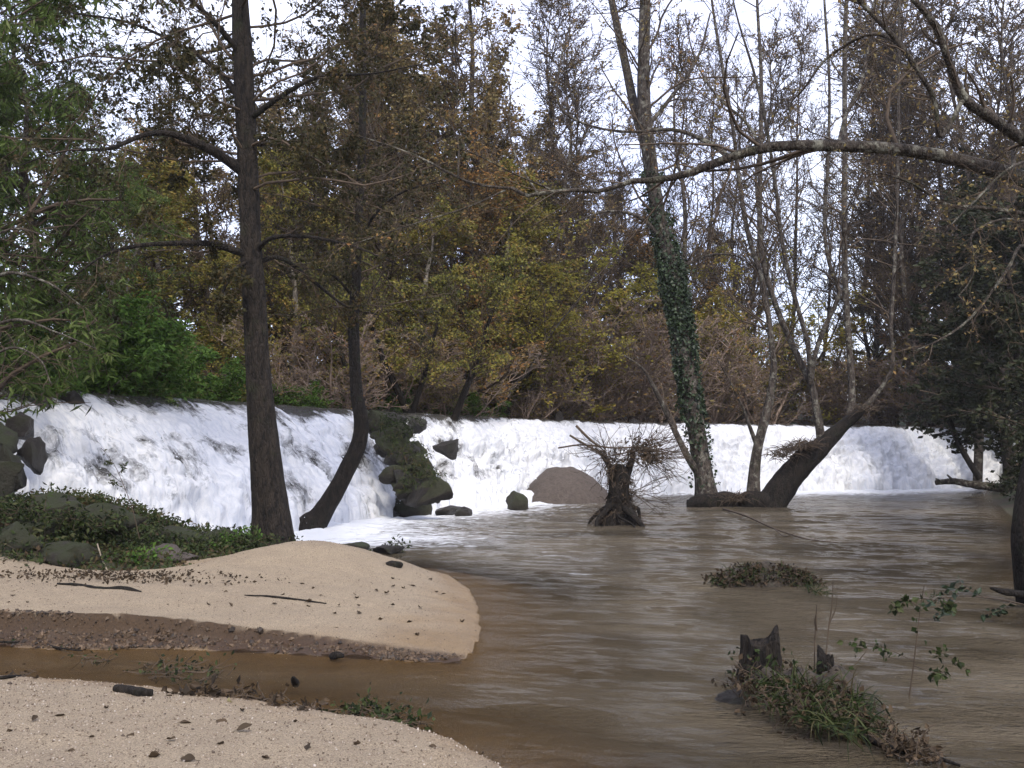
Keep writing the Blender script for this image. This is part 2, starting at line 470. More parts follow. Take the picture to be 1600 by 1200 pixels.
def bed(x, y):
    """height of the ground (without the sandbars)"""
    d, u, sd = poly_dist(CR8, x, y)
    s = d * sd                                   # > 0 upstream of the crest
    uu = u / len(CR8)
    nz = fbm(x * 0.25, y * 0.25, 1.7, 4)
    # upstream: impounded river, then a wooded bank and hillside
    w = 1.2 + 9.5 * sstep(0.14, 0.45, uu)
    rise = np.where(uu < 0.2, 0.62, 0.62 - 0.37 * sstep(0.2, 0.4, uu))
    k = np.maximum(s - w, 0)
    hill = 9.5 * (1 - np.exp(-k * rise / 9.5)) * (0.62 + 0.38 * (1 - sstep(0.25, 0.7, uu)))
    upz = 2.2 + 1.0 * sstep(w - 1.5, w + 0.8, s) + hill + nz * 0.5 * sstep(0, 3, k)
    # downstream: pool bed, left bank, right bank
    pool = -0.55 + 0.10 * nz
    zt = np.interp(x - 0.12 * (y - 13.5), [-16, -9, -6.5, -5.2, -4.2, -3.4, -2.7], [2.4, 1.2, 0.78, 0.36, 0.24, 0.12, -0.5])
    keep = np.maximum(sstep(1.7, 3.4, d), sstep(-8.6, -10.5, x)) * sstep(10.4, 12.3, y - 0.15 * (x + 6)) * np.maximum(1 - sstep(15.6, 16.7, y + 0.25 * (x + 4) + 0.3 * nz), sstep(-8.0, -9.5, x))
    zt = zt + nz * 0.22 * sstep(-0.3, 0.3, zt) + 0.05 * fbm(x * 1.4, y * 1.4, 3.0, 3)
    lbz = pool + keep * (np.maximum(zt, pool) - pool)
    dr, _, sr = poly_dist(RB, x, y)
    rk = np.where(sr < 0, dr, -dr)
    rbz = -0.55 + 0.55 * sstep(-2.0, 0, rk) + 1.0 * sstep(-0.1, 2.2, rk) + 3.2 * (1 - np.exp(-np.maximum(rk - 1, 0) * 0.08)) + nz * 0.4 * sstep(0, 2, rk)
    dn = np.maximum(lbz, np.where(rk > -2.0, rbz, -9))
    z = np.where(s > 0, upz, dn)
    return z

def bed1(x, y): return float(bed(np.array([float(x)]), np.array([float(y)]))[0])

# sandbars --------------------------------------------------------------------
SB_FRONT = np.array([on(x, y)[:2] for x, y in [(-420, 998), (-200, 1004), (0, 1010), (100, 1016), (250, 1013), (400, 1019), (560, 1028), (660, 1034), (718, 1037)]])
SB_REST = np.array([on(x, y)[:2] for x, y in [(718, 1037), (740, 1012), (748, 985), (745, 950), (732, 922), (700, 900)]] + [(-1.6, 14.7), (-3.0, 15.1), (-5.0, 14.9), (-7.5, 14.6), (-11.5, 14.0)])
SB_POLY = np.vstack([SB_FRONT, SB_REST[1:], [[-11.5, 9.0]]])

def sandbar_z(x, y):
    ins = inside(SB_POLY, x, y)
    df, _, _ = poly_dist(SB_FRONT, x, y); dr, _, _ = poly_dist(SB_REST, x, y)
    wob = 0.06 * fbm(x * 2.2, y * 2.2, 3.3, 3)
    top = 0.27 - 0.25 * np.clip((x + 3.9) / 3.4, 0, 1)
    wob2 = wob * 1.8 + 0.16 * fbm(x * 5, y * 5, 1.3, 4)
    cut = top * (0.42 * sstep(0.0, 0.24, df + wob2) + (0.10 * fbm(x * 8, y * 8, 3.9, 4) + 0.08 * vn(x * 17, y * 17, 1.0)) * sstep(0.02, 0.08, df) * (1 - sstep(0.2, 0.27, df)) + 0.58 * sstep(0.21, 0.25, df + wob))
    soft = 0.36 * (1 - np.exp(-np.maximum(dr, 0) / 1.7))
    h = np.minimum(cut + 0.055 * np.clip(df - 0.3, 0, 3.5), soft + 0.02)
    h = h + 0.30 * np.exp(-(((x + 2.55) / 1.15) ** 2 + ((y - 12.7) / 1.05) ** 2)) * sstep(0.0, 0.8, dr)
    h = h - 0.16 * np.exp(-(((x + 4.6) / 0.8) ** 2 + ((y - 12.3) / 0.45) ** 2))
    h = h + 0.22 * np.exp(-(((x + 6.6) / 1.0) ** 2 + ((y - 11.6) / 0.7) ** 2))
    h = h + 0.05 * fbm(x * 0.9, y * 1.5, 8.1, 4) * sstep(0, 0.6, dr) + 0.012 * fbm(x * 9, y * 9, 2.1, 3)
    dd = np.minimum(df, dr)
    return np.where(ins, h, -np.minimum(0.45, 0.008 + dd * (0.045 + 0.03 * fbm(x * 0.8, y * 0.8, 4.0, 3)) + 0.09 * dd * dd))

NS_EDGE = np.array([on(x, y)[:2] for x, y in [(-500, 1050), (-200, 1060), (0, 1066), (130, 1071), (260, 1084), (420, 1106), (540, 1126), (640, 1142), (720, 1166), (800, 1206), (880, 1290), (960, 1420), (1000, 1700)]])
NS_POLY = np.vstack([NS_EDGE, [[0.7, 0.2], [0.8, -12], [-14, -12], [-14, 7.6]]])

def nearsand_z(x, y):
    ins = inside(NS_POLY, x, y)
    d, _, _ = poly_dist(NS_EDGE, x, y)
    h = 0.05 * sstep(0, 0.12, d) + 0.22 * (1 - np.exp(-d / 1.1)) + 0.035 * fbm(x * 2.2, y * 2.2, 4.4, 4) * sstep(0, .3, d) + 0.016 * fbm(x * 12, y * 12, 1.1, 3)
    return np.where(ins, h, -np.minimum(0.4, 0.008 + d * (0.045 + 0.03 * fbm(x * 0.8, y * 0.8, 6.0, 3)) + 0.09 * d * d))

def land(x, y):
    return np.maximum(np.maximum(bed(x, y), sandbar_z(x, y)), nearsand_z(x, y))
def land1(x, y): return float(land(np.array([float(x)]), np.array([float(y)]))[0])

def axis(lo, hi, dense_lo, dense_hi, step, n_out):
    mid = np.arange(dense_lo, dense_hi + step * 0.5, step)
    g = np.geomspace(step, 1, n_out)
    a = dense_lo - np.geomspace(step, dense_lo - lo, n_out)[::-1]
    b = dense_hi + np.geomspace(step, hi - dense_hi, n_out)
    return np.concatenate([a, mid, b])

def heightfield(name, xs, ys, fn, mat, attrs=None):
    X, Y = np.meshgrid(xs, ys, indexing='ij')
    Z = fn(X, Y)
    mb = MB(); mb.add(np.stack([X, Y, Z], -1), grid_faces(len(xs), len(ys))[:, ::-1])
    return mb.build(name, mat, attrs={k: f(X, Y, Z) for k, f in (attrs or {}).items()})

# ground material: leaf litter, earth, grassy and mossy patches
m, t, o = new_mat('woodland_ground')
v = coords(t)
n1 = noise(t, v, 0.5, 6, 0.6); n2 = noise(t, v, 7.0, 8, 0.7); n3 = noise(t, v, 30.0, 4, 0.7)
c = mixc(t, ramp(t, [(0.35, (0, 0, 0)), (0.65, (1, 1, 1))], n2).outputs[0], (0.035, 0.027, 0.018), (0.095, 0.07, 0.042))
c = mixc(t, ramp(t, [(0.46, (0, 0, 0)), (0.60, (1, 1, 1))], n1).outputs[0], c, (0.045, 0.07, 0.018))
c = mixc(t, math_(t, 'MULTIPLY', n3, 0.6), c, (0.03, 0.028, 0.015))
gp = nd(t, 'ShaderNodeNewGeometry'); sz_ = nd(t, 'ShaderNodeSeparateXYZ'); t.links.new(gp.outputs['Position'], sz_.inputs[0])
under = math_(t, 'MULTIPLY_ADD', sz_.outputs[2], -12.0, 0.2, clamp=True)
c = mixc(t, under, c, mixc(t, n2, (0.12, 0.085, 0.05), (0.26, 0.2, 0.135)))
b = nd(t, 'ShaderNodeBsdfPrincipled', Roughness=0.9)
t.links.new(c, b.inputs['Base Color']); t.links.new(bump(t, math_(t, 'ADD', n2, n3), 0.8, 0.08), b.inputs['Normal'])
t.links.new(b.outputs[0], o.inputs[0])
GROUND = m

gx = axis(-1500, 1500, -16, 32, 0.34, 36); gy = axis(-1200, 1800, 1, 64, 0.34, 36)
structure(heightfield('ground', gx, gy, bed, GROUND))

# sand: coarse quartz grains, darker and smoother where wet near the water
m, t, o = new_mat('coarse_river_sand')
v = coords(t)
g1 = noise(t, v, 110.0, 3, 0.8); g2 = noise(t, v, 3.0, 6, 0.6); g3 = noise(t, v, 46.0, 3, 0.7)
c = mixc(t, ramp(t, [(0.40, (0, 0, 0)), (0.60, (1, 1, 1))], g1).outputs[0], (0.155, 0.116, 0.072), (0.41, 0.328, 0.22))
c = mixc(t, math_(t, 'MULTIPLY', ramp(t, [(0.4, (0, 0, 0)), (0.75, (1, 1, 1))], g2).outputs[0], 0.35), c, (0.155, 0.115, 0.08))
c = mixc(t, math_(t, 'MULTIPLY', ramp(t, [(0.60, (0, 0, 0)), (0.70, (1, 1, 1))], g3).outputs[0], 0.7), c, (0.17, 0.12, 0.08))
wet = attr(t, 'wet')
c = mixc(t, attr(t, 'cut'), c, mixc(t, g3, (0.010, 0.0055, 0.0025), (0.10, 0.058, 0.026)))
c = mixc(t, wet, c, mixc(t, 1.0, c, (0.84, 0.73, 0.57), 'MULTIPLY'))
b = nd(t, 'ShaderNodeBsdfPrincipled')
t.links.new(c, b.inputs['Base Color'])
t.links.new(math_(t, 'MULTIPLY_ADD', wet, -0.45, 0.9), b.inputs['Roughness'])
t.links.new(bump(t, math_(t, 'ADD', g1, g3), 0.8, 0.02), b.inputs['Normal'])
t.links.new(b.outputs[0], o.inputs[0])
SAND = m

def wet_sb(x, y, z):
    df, _, _ = poly_dist(SB_FRONT, x, y)
    w = 1 - sstep(0.02, 0.15, z + 0.05 * fbm(x * 3, y * 3, 6.0, 3))
    facew = 0
    pud = np.exp(-(((x + 4.6) / 0.9) ** 2 + ((y - 12.3) / 0.5) ** 2))
    return np.clip(np.maximum(np.maximum(w, facew), pud), 0, 1)
def cut_sb(x, y, z):
    # bare earth in the undercut face of the bank
    df, _, _ = poly_dist(SB_FRONT, x, y)
    gx_, gy_ = np.gradient(z, 0.036, 0.042)
    return np.clip(sstep(0.35, 1.1, np.hypot(gx_, gy_)) + (1 - sstep(0.16, 0.34, df + 0.05 * fbm(x * 5, y * 5, 0.2, 3))), 0, 1) * (1 - sstep(0.35, 0.6, df)) * inside(SB_POLY, x, y)
def wet_ns(x, y, z):
    return np.clip(1 - sstep(0.015, 0.13, z + 0.05 * fbm(x * 3, y * 3, 6.0, 3)), 0, 1)
structure(heightfield('sandbar', np.arange(-7.6, 2.4, 0.036), np.arange(5.9, 15.9, 0.042), sandbar_z, SAND, {'wet': wet_sb, 'cut': cut_sb}))
structure(heightfield('near_sandbar', np.arange(-6.6, 3.6, 0.06), np.arange(-1.0, 9.4, 0.055), nearsand_z, SAND, {'wet': wet_ns}))

# ------------------------------------------------------------------ water of the pool
BASE_OFF = np.interp(CU / CU[-1], [0, 0.12, 0.2, 0.3, 0.42, 0.6, 1.0], [1.6, 3.0, 3.3, 2.4, 2.0, 2.2, 2.4])
BASELINE = CREST + CN * BASE_OFF[:, None]

m, t, o = new_mat('river_water')
v = coords(t, (0.75, 1.35, 1.0)); v2 = coords(t, (1.0, 1.7, 1.0))
rotm = nd(t, 'ShaderNodeMapping'); rotm.inputs['Rotation'].default_value = (0, 0, 0.62); rotm.inputs['Scale'].default_value = (0.7, 2.6, 1.0)
tcr = nd(t, 'ShaderNodeTexCoord'); t.links.new(tcr.outputs['Object'], rotm.inputs[0]); nr = noise(t, rotm.outputs[0], 3.6, 4, 0.6, 1.8)
na = noise(t, v, 1.5, 5, 0.6, 1.2); nb = noise(t, v2, 6.5, 5, 0.65, 0.9); nc = noise(t, v2, 22.0, 3, 0.6)
h = math_(t, 'ADD', math_(t, 'ADD', math_(t, 'MULTIPLY', na, 1.4), math_(t, 'MULTIPLY', nr, 0.7)), math_(t, 'ADD', math_(t, 'MULTIPLY', nb, 0.75), math_(t, 'MULTIPLY', nc, 0.6)))
nlow = noise(t, coords(t, (0.5, 0.8, 1)), 0.55, 4, 0.55, 1.0)
col = mixc(t, ramp(t, [(0.36, (0, 0, 0)), (0.66, (1, 1, 1))], nlow).outputs[0], (0.11, 0.087, 0.054), (0.30, 0.248, 0.175))
foam = attr(t, 'foam')
fn = noise(t, coords(t, (0.7, 1.9, 1)), 3.0, 8, 0.72, 1.2)
fm = ramp(t, [(0.56, (0, 0, 0)), (0.72, (1, 1, 1))], math_(t, 'ADD', math_(t, 'MULTIPLY', fn, 0.8), math_(t, 'MULTIPLY', foam, 0.40))).outputs[0]
wb = nd(t, 'ShaderNodeBsdfPrincipled', Roughness=0.09, IOR=1.33)
wb.inputs['Specular IOR Level'].default_value = 0.5
t.links.new(col, wb.inputs['Base Color'])
t.links.new(bump(t, h, 1.0, 0.6), wb.inputs['Normal'])
fb = nd(t, 'ShaderNodeBsdfPrincipled', Roughness=0.6)
fb.inputs['Base Color'].default_value = (0.86, 0.88, 0.9, 1)
t.links.new(bump(t, fn, 0.8, 0.08), fb.inputs['Normal'])
mx = nd(t, 'ShaderNodeMixShader'); t.links.new(fm, mx.inputs[0]); t.links.new(wb.outputs[0], mx.inputs[1]); t.links.new(fb.outputs[0], mx.inputs[2])
# shallow water lets the sand show through
tr = nd(t, 'ShaderNodeBsdfTransparent'); tr.inputs[0].default_value = (0.92, 0.84, 0.68, 1)
gl = nd(t, 'ShaderNodeBsdfGlossy', Roughness=0.08); t.links.new(bump(t, h, 1.0, 0.6), gl.inputs['Normal'])
fr = nd(t, 'ShaderNodeFresnel', IOR=1.33); t.links.new(bump(t, h, 1.0, 0.12), fr.inputs['Normal'])
shal = nd(t, 'ShaderNodeMixShader'); t.links.new(fr.outputs[0], shal.inputs[0]); t.links.new(tr.outputs[0], shal.inputs[1]); t.links.new(gl.outputs[0], shal.inputs[2])
mx2 = nd(t, 'ShaderNodeMixShader'); t.links.new(attr(t, 'depth'), mx2.inputs[0]); t.links.new(shal.outputs[0], mx2.inputs[1]); t.links.new(mx.outputs[0], mx2.inputs[2])
t.links.new(mx2.outputs[0], o.inputs[0])
WATER = m

wx = np.concatenate([np.arange(-13, -6, 0.2), np.arange(-6, 7.5, 0.1), np.arange(7.5, 27, 0.2)])
wy = np.concatenate([np.arange(-3, 4, 0.3), np.arange(4, 15, 0.07), np.arange(15, 30, 0.11), np.arange(30, 54, 0.2)])
X, Y = np.meshgrid(wx, wy, indexing='ij')
wd = land(X, Y)
dB, uB, sB = poly_dist(BASELINE[::10], X, Y)
dB = np.where(sB > 0, 0, dB)
px_ = X / Y
foam_a = np.exp(-dB / (1.4 + 1.6 * sstep(4, 12, X))) * 0.95 + 0.50 * np.exp(-dB / 5.5) + 0.10 * np.exp(-((Y - 15.5) / 3.0) ** 2) * sstep(-1.5, 1, X)
foam_a = foam_a * (1 - 0.45 * sstep(1, 4, X) * sstep(14, 6, X))            # calmer behind the boulder
foam_a = foam_a + 0.40 * np.exp(-(((X + 2.7) / 2.2) ** 2 + ((Y - 19.3) / 2.0) ** 2))
dep = np.clip(1 - np.exp(-np.maximum(-wd, 0) / 0.22), 0, 1) * 0.985
amp = 0.35 + 0.65 * np.exp(-dB / 5.0) + 0.25 * sstep(0, 4, X)
damp = 0.15 + 0.85 * sstep(0.0, 0.10, -wd)
Zw = amp * damp * (0.07 * fbm(X * 0.55 + 0.4 * Y, Y * 1.3, 0.3, 3) + 0.05 * fbm(X * 1.5, Y * 3.4 + 0.8 * X, 2.2, 4) + 0.16 * np.exp(-dB / 2.2) * fbm(X * 2.4, Y * 3, 5.0, 4))
mb = MB(); mb.add(np.stack([X, Y, Zw], -1), grid_faces(len(wx), len(wy))[:, ::-1])
structure(mb.build('river_water', WATER, attrs={'foam': foam_a, 'depth': dep}))

# upstream water behind the crest
ux = []
nrow = 24
for k in range(nrow):
    s_ = -0.3 - 14.0 * (k / (nrow - 1)) ** 1.5
    ux.append(np.c_[CREST[::4] + CN[::4] * s_, np.full(len(CREST[::4]), ZC - 0.02)])
U = np.stack(ux); U[..., 2] += 0.01 * fbm(U[..., 0], U[..., 1], 0.4, 3)
mb = MB(); mb.add(U, grid_faces(U.shape[0], U.shape[1]))
structure(mb.build('upstream_water', WATER, attrs={'foam': np.zeros(U.shape[:2]), 'depth': np.ones(U.shape[:2])}))

# ------------------------------------------------------------------ weir and waterfall
prof_t = np.linspace(0, 1, 70)
def fall_profile(t):                     # outward share and height share
    return t ** 0.9 * 0.96 + 0.04 * t, 1 - t ** 1.45

def fall_surface(nu, tt, lift, seed=0.0, rough=1.0):
    uu = CU[-1] * np.linspace(0, 1, nu) ** 1.35
    cx = np.interp(uu, CU, CREST[:, 0]); cy = np.interp(uu, CU, CREST[:, 1])
    nx = np.interp(uu, CU, CN[:, 0]); ny = np.interp(uu, CU, CN[:, 1])
    bo = np.interp(uu, CU, BASE_OFF)
    Uu, T = np.meshgrid(uu, tt, indexing='ij')
    ho, hz = fall_profile(np.clip(T, 0, 1))
    # ledges in the masonry break the fall, more so at the near end
    led = fbm(Uu * 0.22 + 3.1, T * 1.3, 0.7, 3) + 0.6 * fbm(Uu * 0.7, T * 2.4 + Uu * 0.25, 5.5, 3)
    near = 1 - sstep(0.28, 0.45, Uu / CU[-1])
    off = bo[:, None] * ho + (0.9 + 0.9 * near) * led * T * (1 - T) * 2
    z = ZC * hz
    turb = (0.05 + 0.55 * T) * rough * (1 + 0.8 * (1 - near))
    rid = 1 - np.abs(vn(Uu * 1.5 + 0.8 * led, T * 1.6, 4.0 + seed)) * 2
    bil = 0
    for q_, (fu_, ft_, am_) in enumerate([(0.9, 1.6, 0.55), (2.1, 3.4, 0.42), (4.6, 7.5, 0.36), (9.5, 15.0, 0.27)]):
        bil = bil + am_ * (np.abs(vn(Uu * fu_ + 0.35 * T + 7 * q_, T * ft_ - Uu * 0.12, 1.0 + seed + q_)) * 2 - 0.55)
    d = turb * (0.16 * rid + 0.62 * bil + 0.10 * fbm(Uu * 14, T * 22, 2.0 + seed, 2))
    d = d * sstep(0, 0.12, T)
    # push along the face normal, roughly outward and up
    off = off + d * 0.75 + lift * 0.7 + np.where(T < 0, T * 1.0, 0)
    z = z + d * 0.6 + lift * 0.6 + 0.03 * vn(Uu * 2.0, T * 0, 7.0) * (T < 0.25)
    P = np.stack([cx[:, None] + nx[:, None] * off, cy[:, None] + ny[:, None] * off, z], -1)
    return P, Uu, T

# masonry weir body under the water
P, Uu, T = fall_surface(220, np.linspace(0, 1, 26), -0.30, 0.0, 0.5)
topback = P[:, :1].copy(); topback[:, 0, :2] -= CN[np.searchsorted(CU, Uu[:, 0]).clip(0, 399)] * 1.2
low = P[:, -1:].copy(); low[..., 2] = -1.0
backlow = topback.copy(); backlow[..., 2] = -1.0
P = np.concatenate([backlow, topback, P, low], 1)
weir = empty('weir', (CREST[150][0], CREST[150][1], 0))
mb = MB(); mb.add(P - np.array([CREST[150][0], CREST[150][1], 0]), grid_faces(P.shape[0], P.shape[1])[:, ::-1])
mb.build('wall', ROCK_DARK, weir)
tag(weir, 'long dark stone weir wall running across the river under the falling water', 'weir')

m, t, o = new_mat('falling_water')
fl = attr(t, 'flow'); fu = attr(t, 'along')
cv = nd(t, 'ShaderNodeCombineXYZ'); t.links.new(fu, cv.inputs[0]); t.links.new(fl, cv.inputs[1])
mp = nd(t, 'ShaderNodeMapping'); mp.inputs['Scale'].default_value = (2.0, 1.3, 1); t.links.new(cv.outputs[0], mp.inputs[0])
s1 = noise(t, mp.outputs[0], 1.6, 9, 0.72, 0.8)
mp2 = nd(t, 'ShaderNodeMapping'); mp2.inputs['Scale'].default_value = (9.0, 3.0, 1); t.links.new(cv.outputs[0], mp2.inputs[0])
s2 = noise(t, mp2.outputs[0], 1.7, 6, 0.7, 0.6)
ob = coords(t)
s3 = noise(t, ob, 0.8, 5, 0.6)
cov = math_(t, 'ADD', math_(t, 'MULTIPLY', s1, 0.85), math_(t, 'MULTIPLY', s2, 0.3))
cov = math_(t, 'ADD', cov, attr(t, 'white'))
cov = math_(t, 'ADD', cov, math_(t, 'MULTIPLY', math_(t, 'SUBTRACT', s3, 0.5), 1.3))
msk = ramp(t, [(0.50, (0, 0, 0)), (0.74, (1, 1, 1))], cov).outputs[0]
wf = nd(t, 'ShaderNodeBsdfPrincipled', Roughness=0.55)
wcol = mixc(t, ramp(t, [(0.35, (0, 0, 0)), (0.6, (1, 1, 1))], s2).outputs[0], (0.70, 0.73, 0.79), (0.97, 0.97, 0.98)); t.links.new(wcol, wf.inputs['Base Color'])
t.links.new(bump(t, math_(t, 'ADD', s1, s2), 0.8, 0.07), wf.inputs['Normal'])
trl = nd(t, 'ShaderNodeBsdfTranslucent'); trl.inputs[0].default_value = (0.9, 0.92, 0.95, 1)
wmix = nd(t, 'ShaderNodeMixShader'); wmix.inputs[0].default_value = 0.25
t.links.new(wf.outputs[0], wmix.inputs[1]); t.links.new(trl.outputs[0], wmix.inputs[2])
dk = nd(t, 'ShaderNodeBsdfPrincipled', Roughness=0.12, IOR=1.33); dk.inputs['Base Color'].default_value = (0.10, 0.095, 0.085, 1)
t.links.new(bump(t, math_(t, 'ADD', s1, s2), 0.8, 0.06), dk.inputs['Normal'])
tp = nd(t, 'ShaderNodeBsdfTransparent')
dmix = nd(t, 'ShaderNodeMixShader'); dmix.inputs[0].default_value = 0.45
t.links.new(dk.outputs[0], dmix.inputs[1]); t.links.new(tp.outputs[0], dmix.inputs[2])
mx = nd(t, 'ShaderNodeMixShader'); t.links.new(msk, mx.inputs[0]); t.links.new(dmix.outputs[0], mx.inputs[1]); t.links.new(wmix.outputs[0], mx.inputs[2])
t.links.new(mx.outputs[0], o.inputs[0])
FALL = m

tt = np.concatenate([np.linspace(-0.5, 0, 6)[:-1], np.linspace(0, 1.08, 78)])
P, Uu, T = fall_surface(760, tt, 0.0)
P[..., 2] -= 0.7 * sstep(0.95, 1.06, T)
un = Uu / CU[-1]
white = -0.38 + 0.48 * sstep(-0.04, 0.36, T) + 0.18 * sstep(0.55, 1.0, T)
white = white + 0.40 * sstep(0.35, 0.5, un) * sstep(-0.02, 0.14, T)           # heavier, whiter flow at the far end
white = white + 0.14 * sstep(0.0, 0.06, T) * (1 - sstep(0.3, 0.6, T)) * (1 - sstep(0.35, 0.5, un))
white = white - 0.16 * np.exp(-((un - 0.985) / 0.03) ** 2) * (T < 0.3)
flowlen = T * 3.6
fall_attrs = {'flow': flowlen, 'along': Uu, 'white': white}
mb = MB(); mb.add(P, grid_faces(P.shape[0], P.shape[1])[:, ::-1])
structure(mb.build('waterfall_water', FALL, attrs=fall_attrs))

# flying drops and foam lumps thrown up by the fall: nobody could count them
m, t, o = new_mat('white_spray')
b = nd(t, 'ShaderNodeBsdfPrincipled', Roughness=0.5); b.inputs['Base Color'].default_value = (0.92, 0.94, 0.96, 1)
trl = nd(t, 'ShaderNodeBsdfTranslucent'); trl.inputs[0].default_value = (0.9, 0.92, 0.95, 1)
ms = nd(t, 'ShaderNodeMixShader'); ms.inputs[0].default_value = 0.4
t.links.new(b.outputs[0], ms.inputs[1]); t.links.new(trl.outputs[0], ms.inputs[2]); t.links.new(ms.outputs[0], o.inputs[0])
SPRAY = m
rng = np.random.default_rng(5)
OCT_V = np.array([[1, 0, 0], [-1, 0, 0], [0, 1, 0], [0, -1, 0], [0, 0, 1], [0, 0, -1]], float)
OCT_F = np.array([[0, 2, 4], [2, 1, 4], [1, 3, 4], [3, 0, 4], [2, 0, 5], [1, 2, 5], [3, 1, 5], [0, 3, 5]])
def octas(mb, C, S, rng, stretch=None, tint=None):
    M = len(C)
    q = norm(rng.normal(size=(M, 3))); q2 = norm(np.cross(q, rng.normal(size=(M, 3)))); q3 = np.cross(q, q2)
    Bs = np.stack([q, q2, q3], 1)                      # rows are axes
    sc = np.stack([S * rng.uniform(0.7, 1.4, M), S * rng.uniform(0.6, 1.1, M), S * rng.uniform(0.5, 0.9, M)], 1)
    V = np.einsum('vk,mk,mkj->mvj', OCT_V, sc, Bs) + C[:, None]
    Fc = (OCT_F[None] + (np.arange(M) * 6)[:, None, None]).reshape(-1, 3)
    mb.add(V.reshape(-1, 3), Fc, None if tint is None else np.repeat(tint, 6))
M = 13000
fi = rng.integers(0, P.shape[0], M); tw = 1 - rng.random(M) ** 0.8 * 0.62
tj = np.clip(np.searchsorted(tt, tw), 0, len(tt) - 1)
un_ = (fi / P.shape[0]) ** 1.35
C = P[fi, tj] + rng.normal(size=(M, 3)) * np.array([0.09, 0.09, 0.08]) * (0.35 + tw[:, None])
nxy = np.c_[np.interp((fi / P.shape[0]) ** 1.35 * CU[-1], CU, CN[:, 0]), np.interp((fi / P.shape[0]) ** 1.35 * CU[-1], CU, CN[:, 1])]
C[:, :2] += nxy * np.abs(rng.normal(size=(M, 1))) * 0.16 * tw[:, None]
C[:, 2] += np.abs(rng.normal(size=M)) * 0.08 * tw
S = rng.uniform(0.004, 0.013, M) * (1 + 1.6 * (un_ > 0.4)) * rng.choice([0.7, 1, 1.6], M)
mb = MB(); octas(mb, C, S, rng)
tag(mb.build('spray', SPRAY, smooth=False), 'white drops and froth thrown up by the waterfall', 'spray', kind='stuff')

# ------------------------------------------------------------------ rocks
def rock_mesh(name, size, seed, mat, cuts=12, sub=3, rough=0.26):
    bm = bmesh.new(); bmesh.ops.create_icosphere(bm, subdivisions=sub, radius=1.0)
    V = np.array([v.co[:] for v in bm.verts]); Fc = np.array([[v.index for v in f.verts] for f in bm.faces]); bm.free()
    r = np.random.default_rng(seed)
    for _ in range(cuts):
        n_ = norm(r.normal(size=3)); h = r.uniform(0.42, 0.8)
        dd = V @ n_ - h
        V = V - np.where(dd > 0, dd, 0)[:, None] * n_ * 0.97
    V = V / np.abs(V).max(0)
    d = fbm(V[:, 0] * 1.6 + seed, V[:, 1] * 1.6, V[:, 2] * 1.6, 3)
    d2 = fbm(V[:, 0] * 5 + seed, V[:, 1] * 5, V[:, 2] * 5, 4); d3 = 1 - np.abs(vn(V[:, 0] * 2.6, V[:, 1] * 2.6 + seed, V[:, 2] * 2.6)) * 2
    V = V * (1 + rough * (0.9 * d + 0.7 * d2 + 0.3 * d3))[:, None] * np.asarray(size)
    mb = MB(); mb.add(V, Fc)
    return mb.mesh(name, mat)

def rock(name, px, py, depth, size, seed, mat, label, cat='rock', rz=0.0, z=None, group=None, **k):
    p = at(px, py, depth)
    o_ = link(name, rock_mesh(name, size, seed, mat, **k))
    o_.location = (p[0], p[1], p[2] if z is None else z); o_.rotation_euler = (0, 0, rz)
    return tag(o_, label, cat, group)

pb = at(886, 780, 34.3)
bo = link('boulder', rock_mesh('boulder', (1.40, 1.2, 1.36), 11, ROCK_PALE, cuts=0, rough=0.07, sub=4))
co_ = np.zeros(len(bo.data.vertices) * 3); bo.data.vertices.foreach_get('co', co_); co_ = co_.reshape(-1, 3)
co_[:, :2] *= (1.08 - 0.20 * np.clip(co_[:, 2:] / 1.36, 0, 1) ** 1.5); co_[:, 0] += -0.1 * co_[:, 2]; bo.data.vertices.foreach_set('co', co_.ravel()); bo.data.update()
bo.location = (pb[0], pb[1] - 0.5, -0.15)
tag(bo, 'big smooth rounded grey-brown boulder in the middle of the pool', 'boulder')
for a in [
    (574, 797, (0.36, 0.32, 0.34), 21, ROCK_DARK, 'small round dark wet rock just right of the leaning trunk'),
    (640, 805, (0.66, 0.5, 0.52), 22, ROCK_MOSS, 'mossy rock in white water at the foot of the rocky gap in the falls'),
    (606, 807, (0.26, 0.26, 0.16), 23, ROCK_DARK, 'low dark stone touching the left side of the mossy rock'),
    (700, 803, (0.55, 0.35, 0.22), 24, ROCK_DARK, 'flat low dark rock awash right of the mossy rock'),
    (728, 807, (0.4, 0.28, 0.18), 25, ROCK_DARK, 'small flat stone awash, farther right of the mossy rock'),
    (811, 797, (0.46, 0.4, 0.40), 26, ROCK_MOSS, 'dark pointed rock just left of the big smooth boulder'),
    (785, 784, (1.1, 0.6, 0.2), 27, ROCK_PALE, 'low pale shelf of rock behind the dark pointed rock'),
    (488, 862, (0.32, 0.26, 0.17), 28, ROCK_DARK, 'dark wet rock beside the foot of the thick left trunk'),
    (548, 864, (0.5, 0.32, 0.16), 29, ROCK_MOSS, 'mossy wet rock at the tip of the left bank'),
    (604, 866, (0.34, 0.24, 0.13), 30, ROCK_DARK, 'low dark rock farthest out from the left bank tip'),
]:
    px, py, sz, sd, mt, lb = a
    q = on(px, py, 0.0)
    r_ = link('rock', rock_mesh('rock', sz, sd, mt)); r_.location = (q[0], q[1] + sz[1] * 0.4, sz[2] * 0.35); r_.rotation_euler = (0, 0, sd * 0.7)
    tag(r_, lb, 'rock')

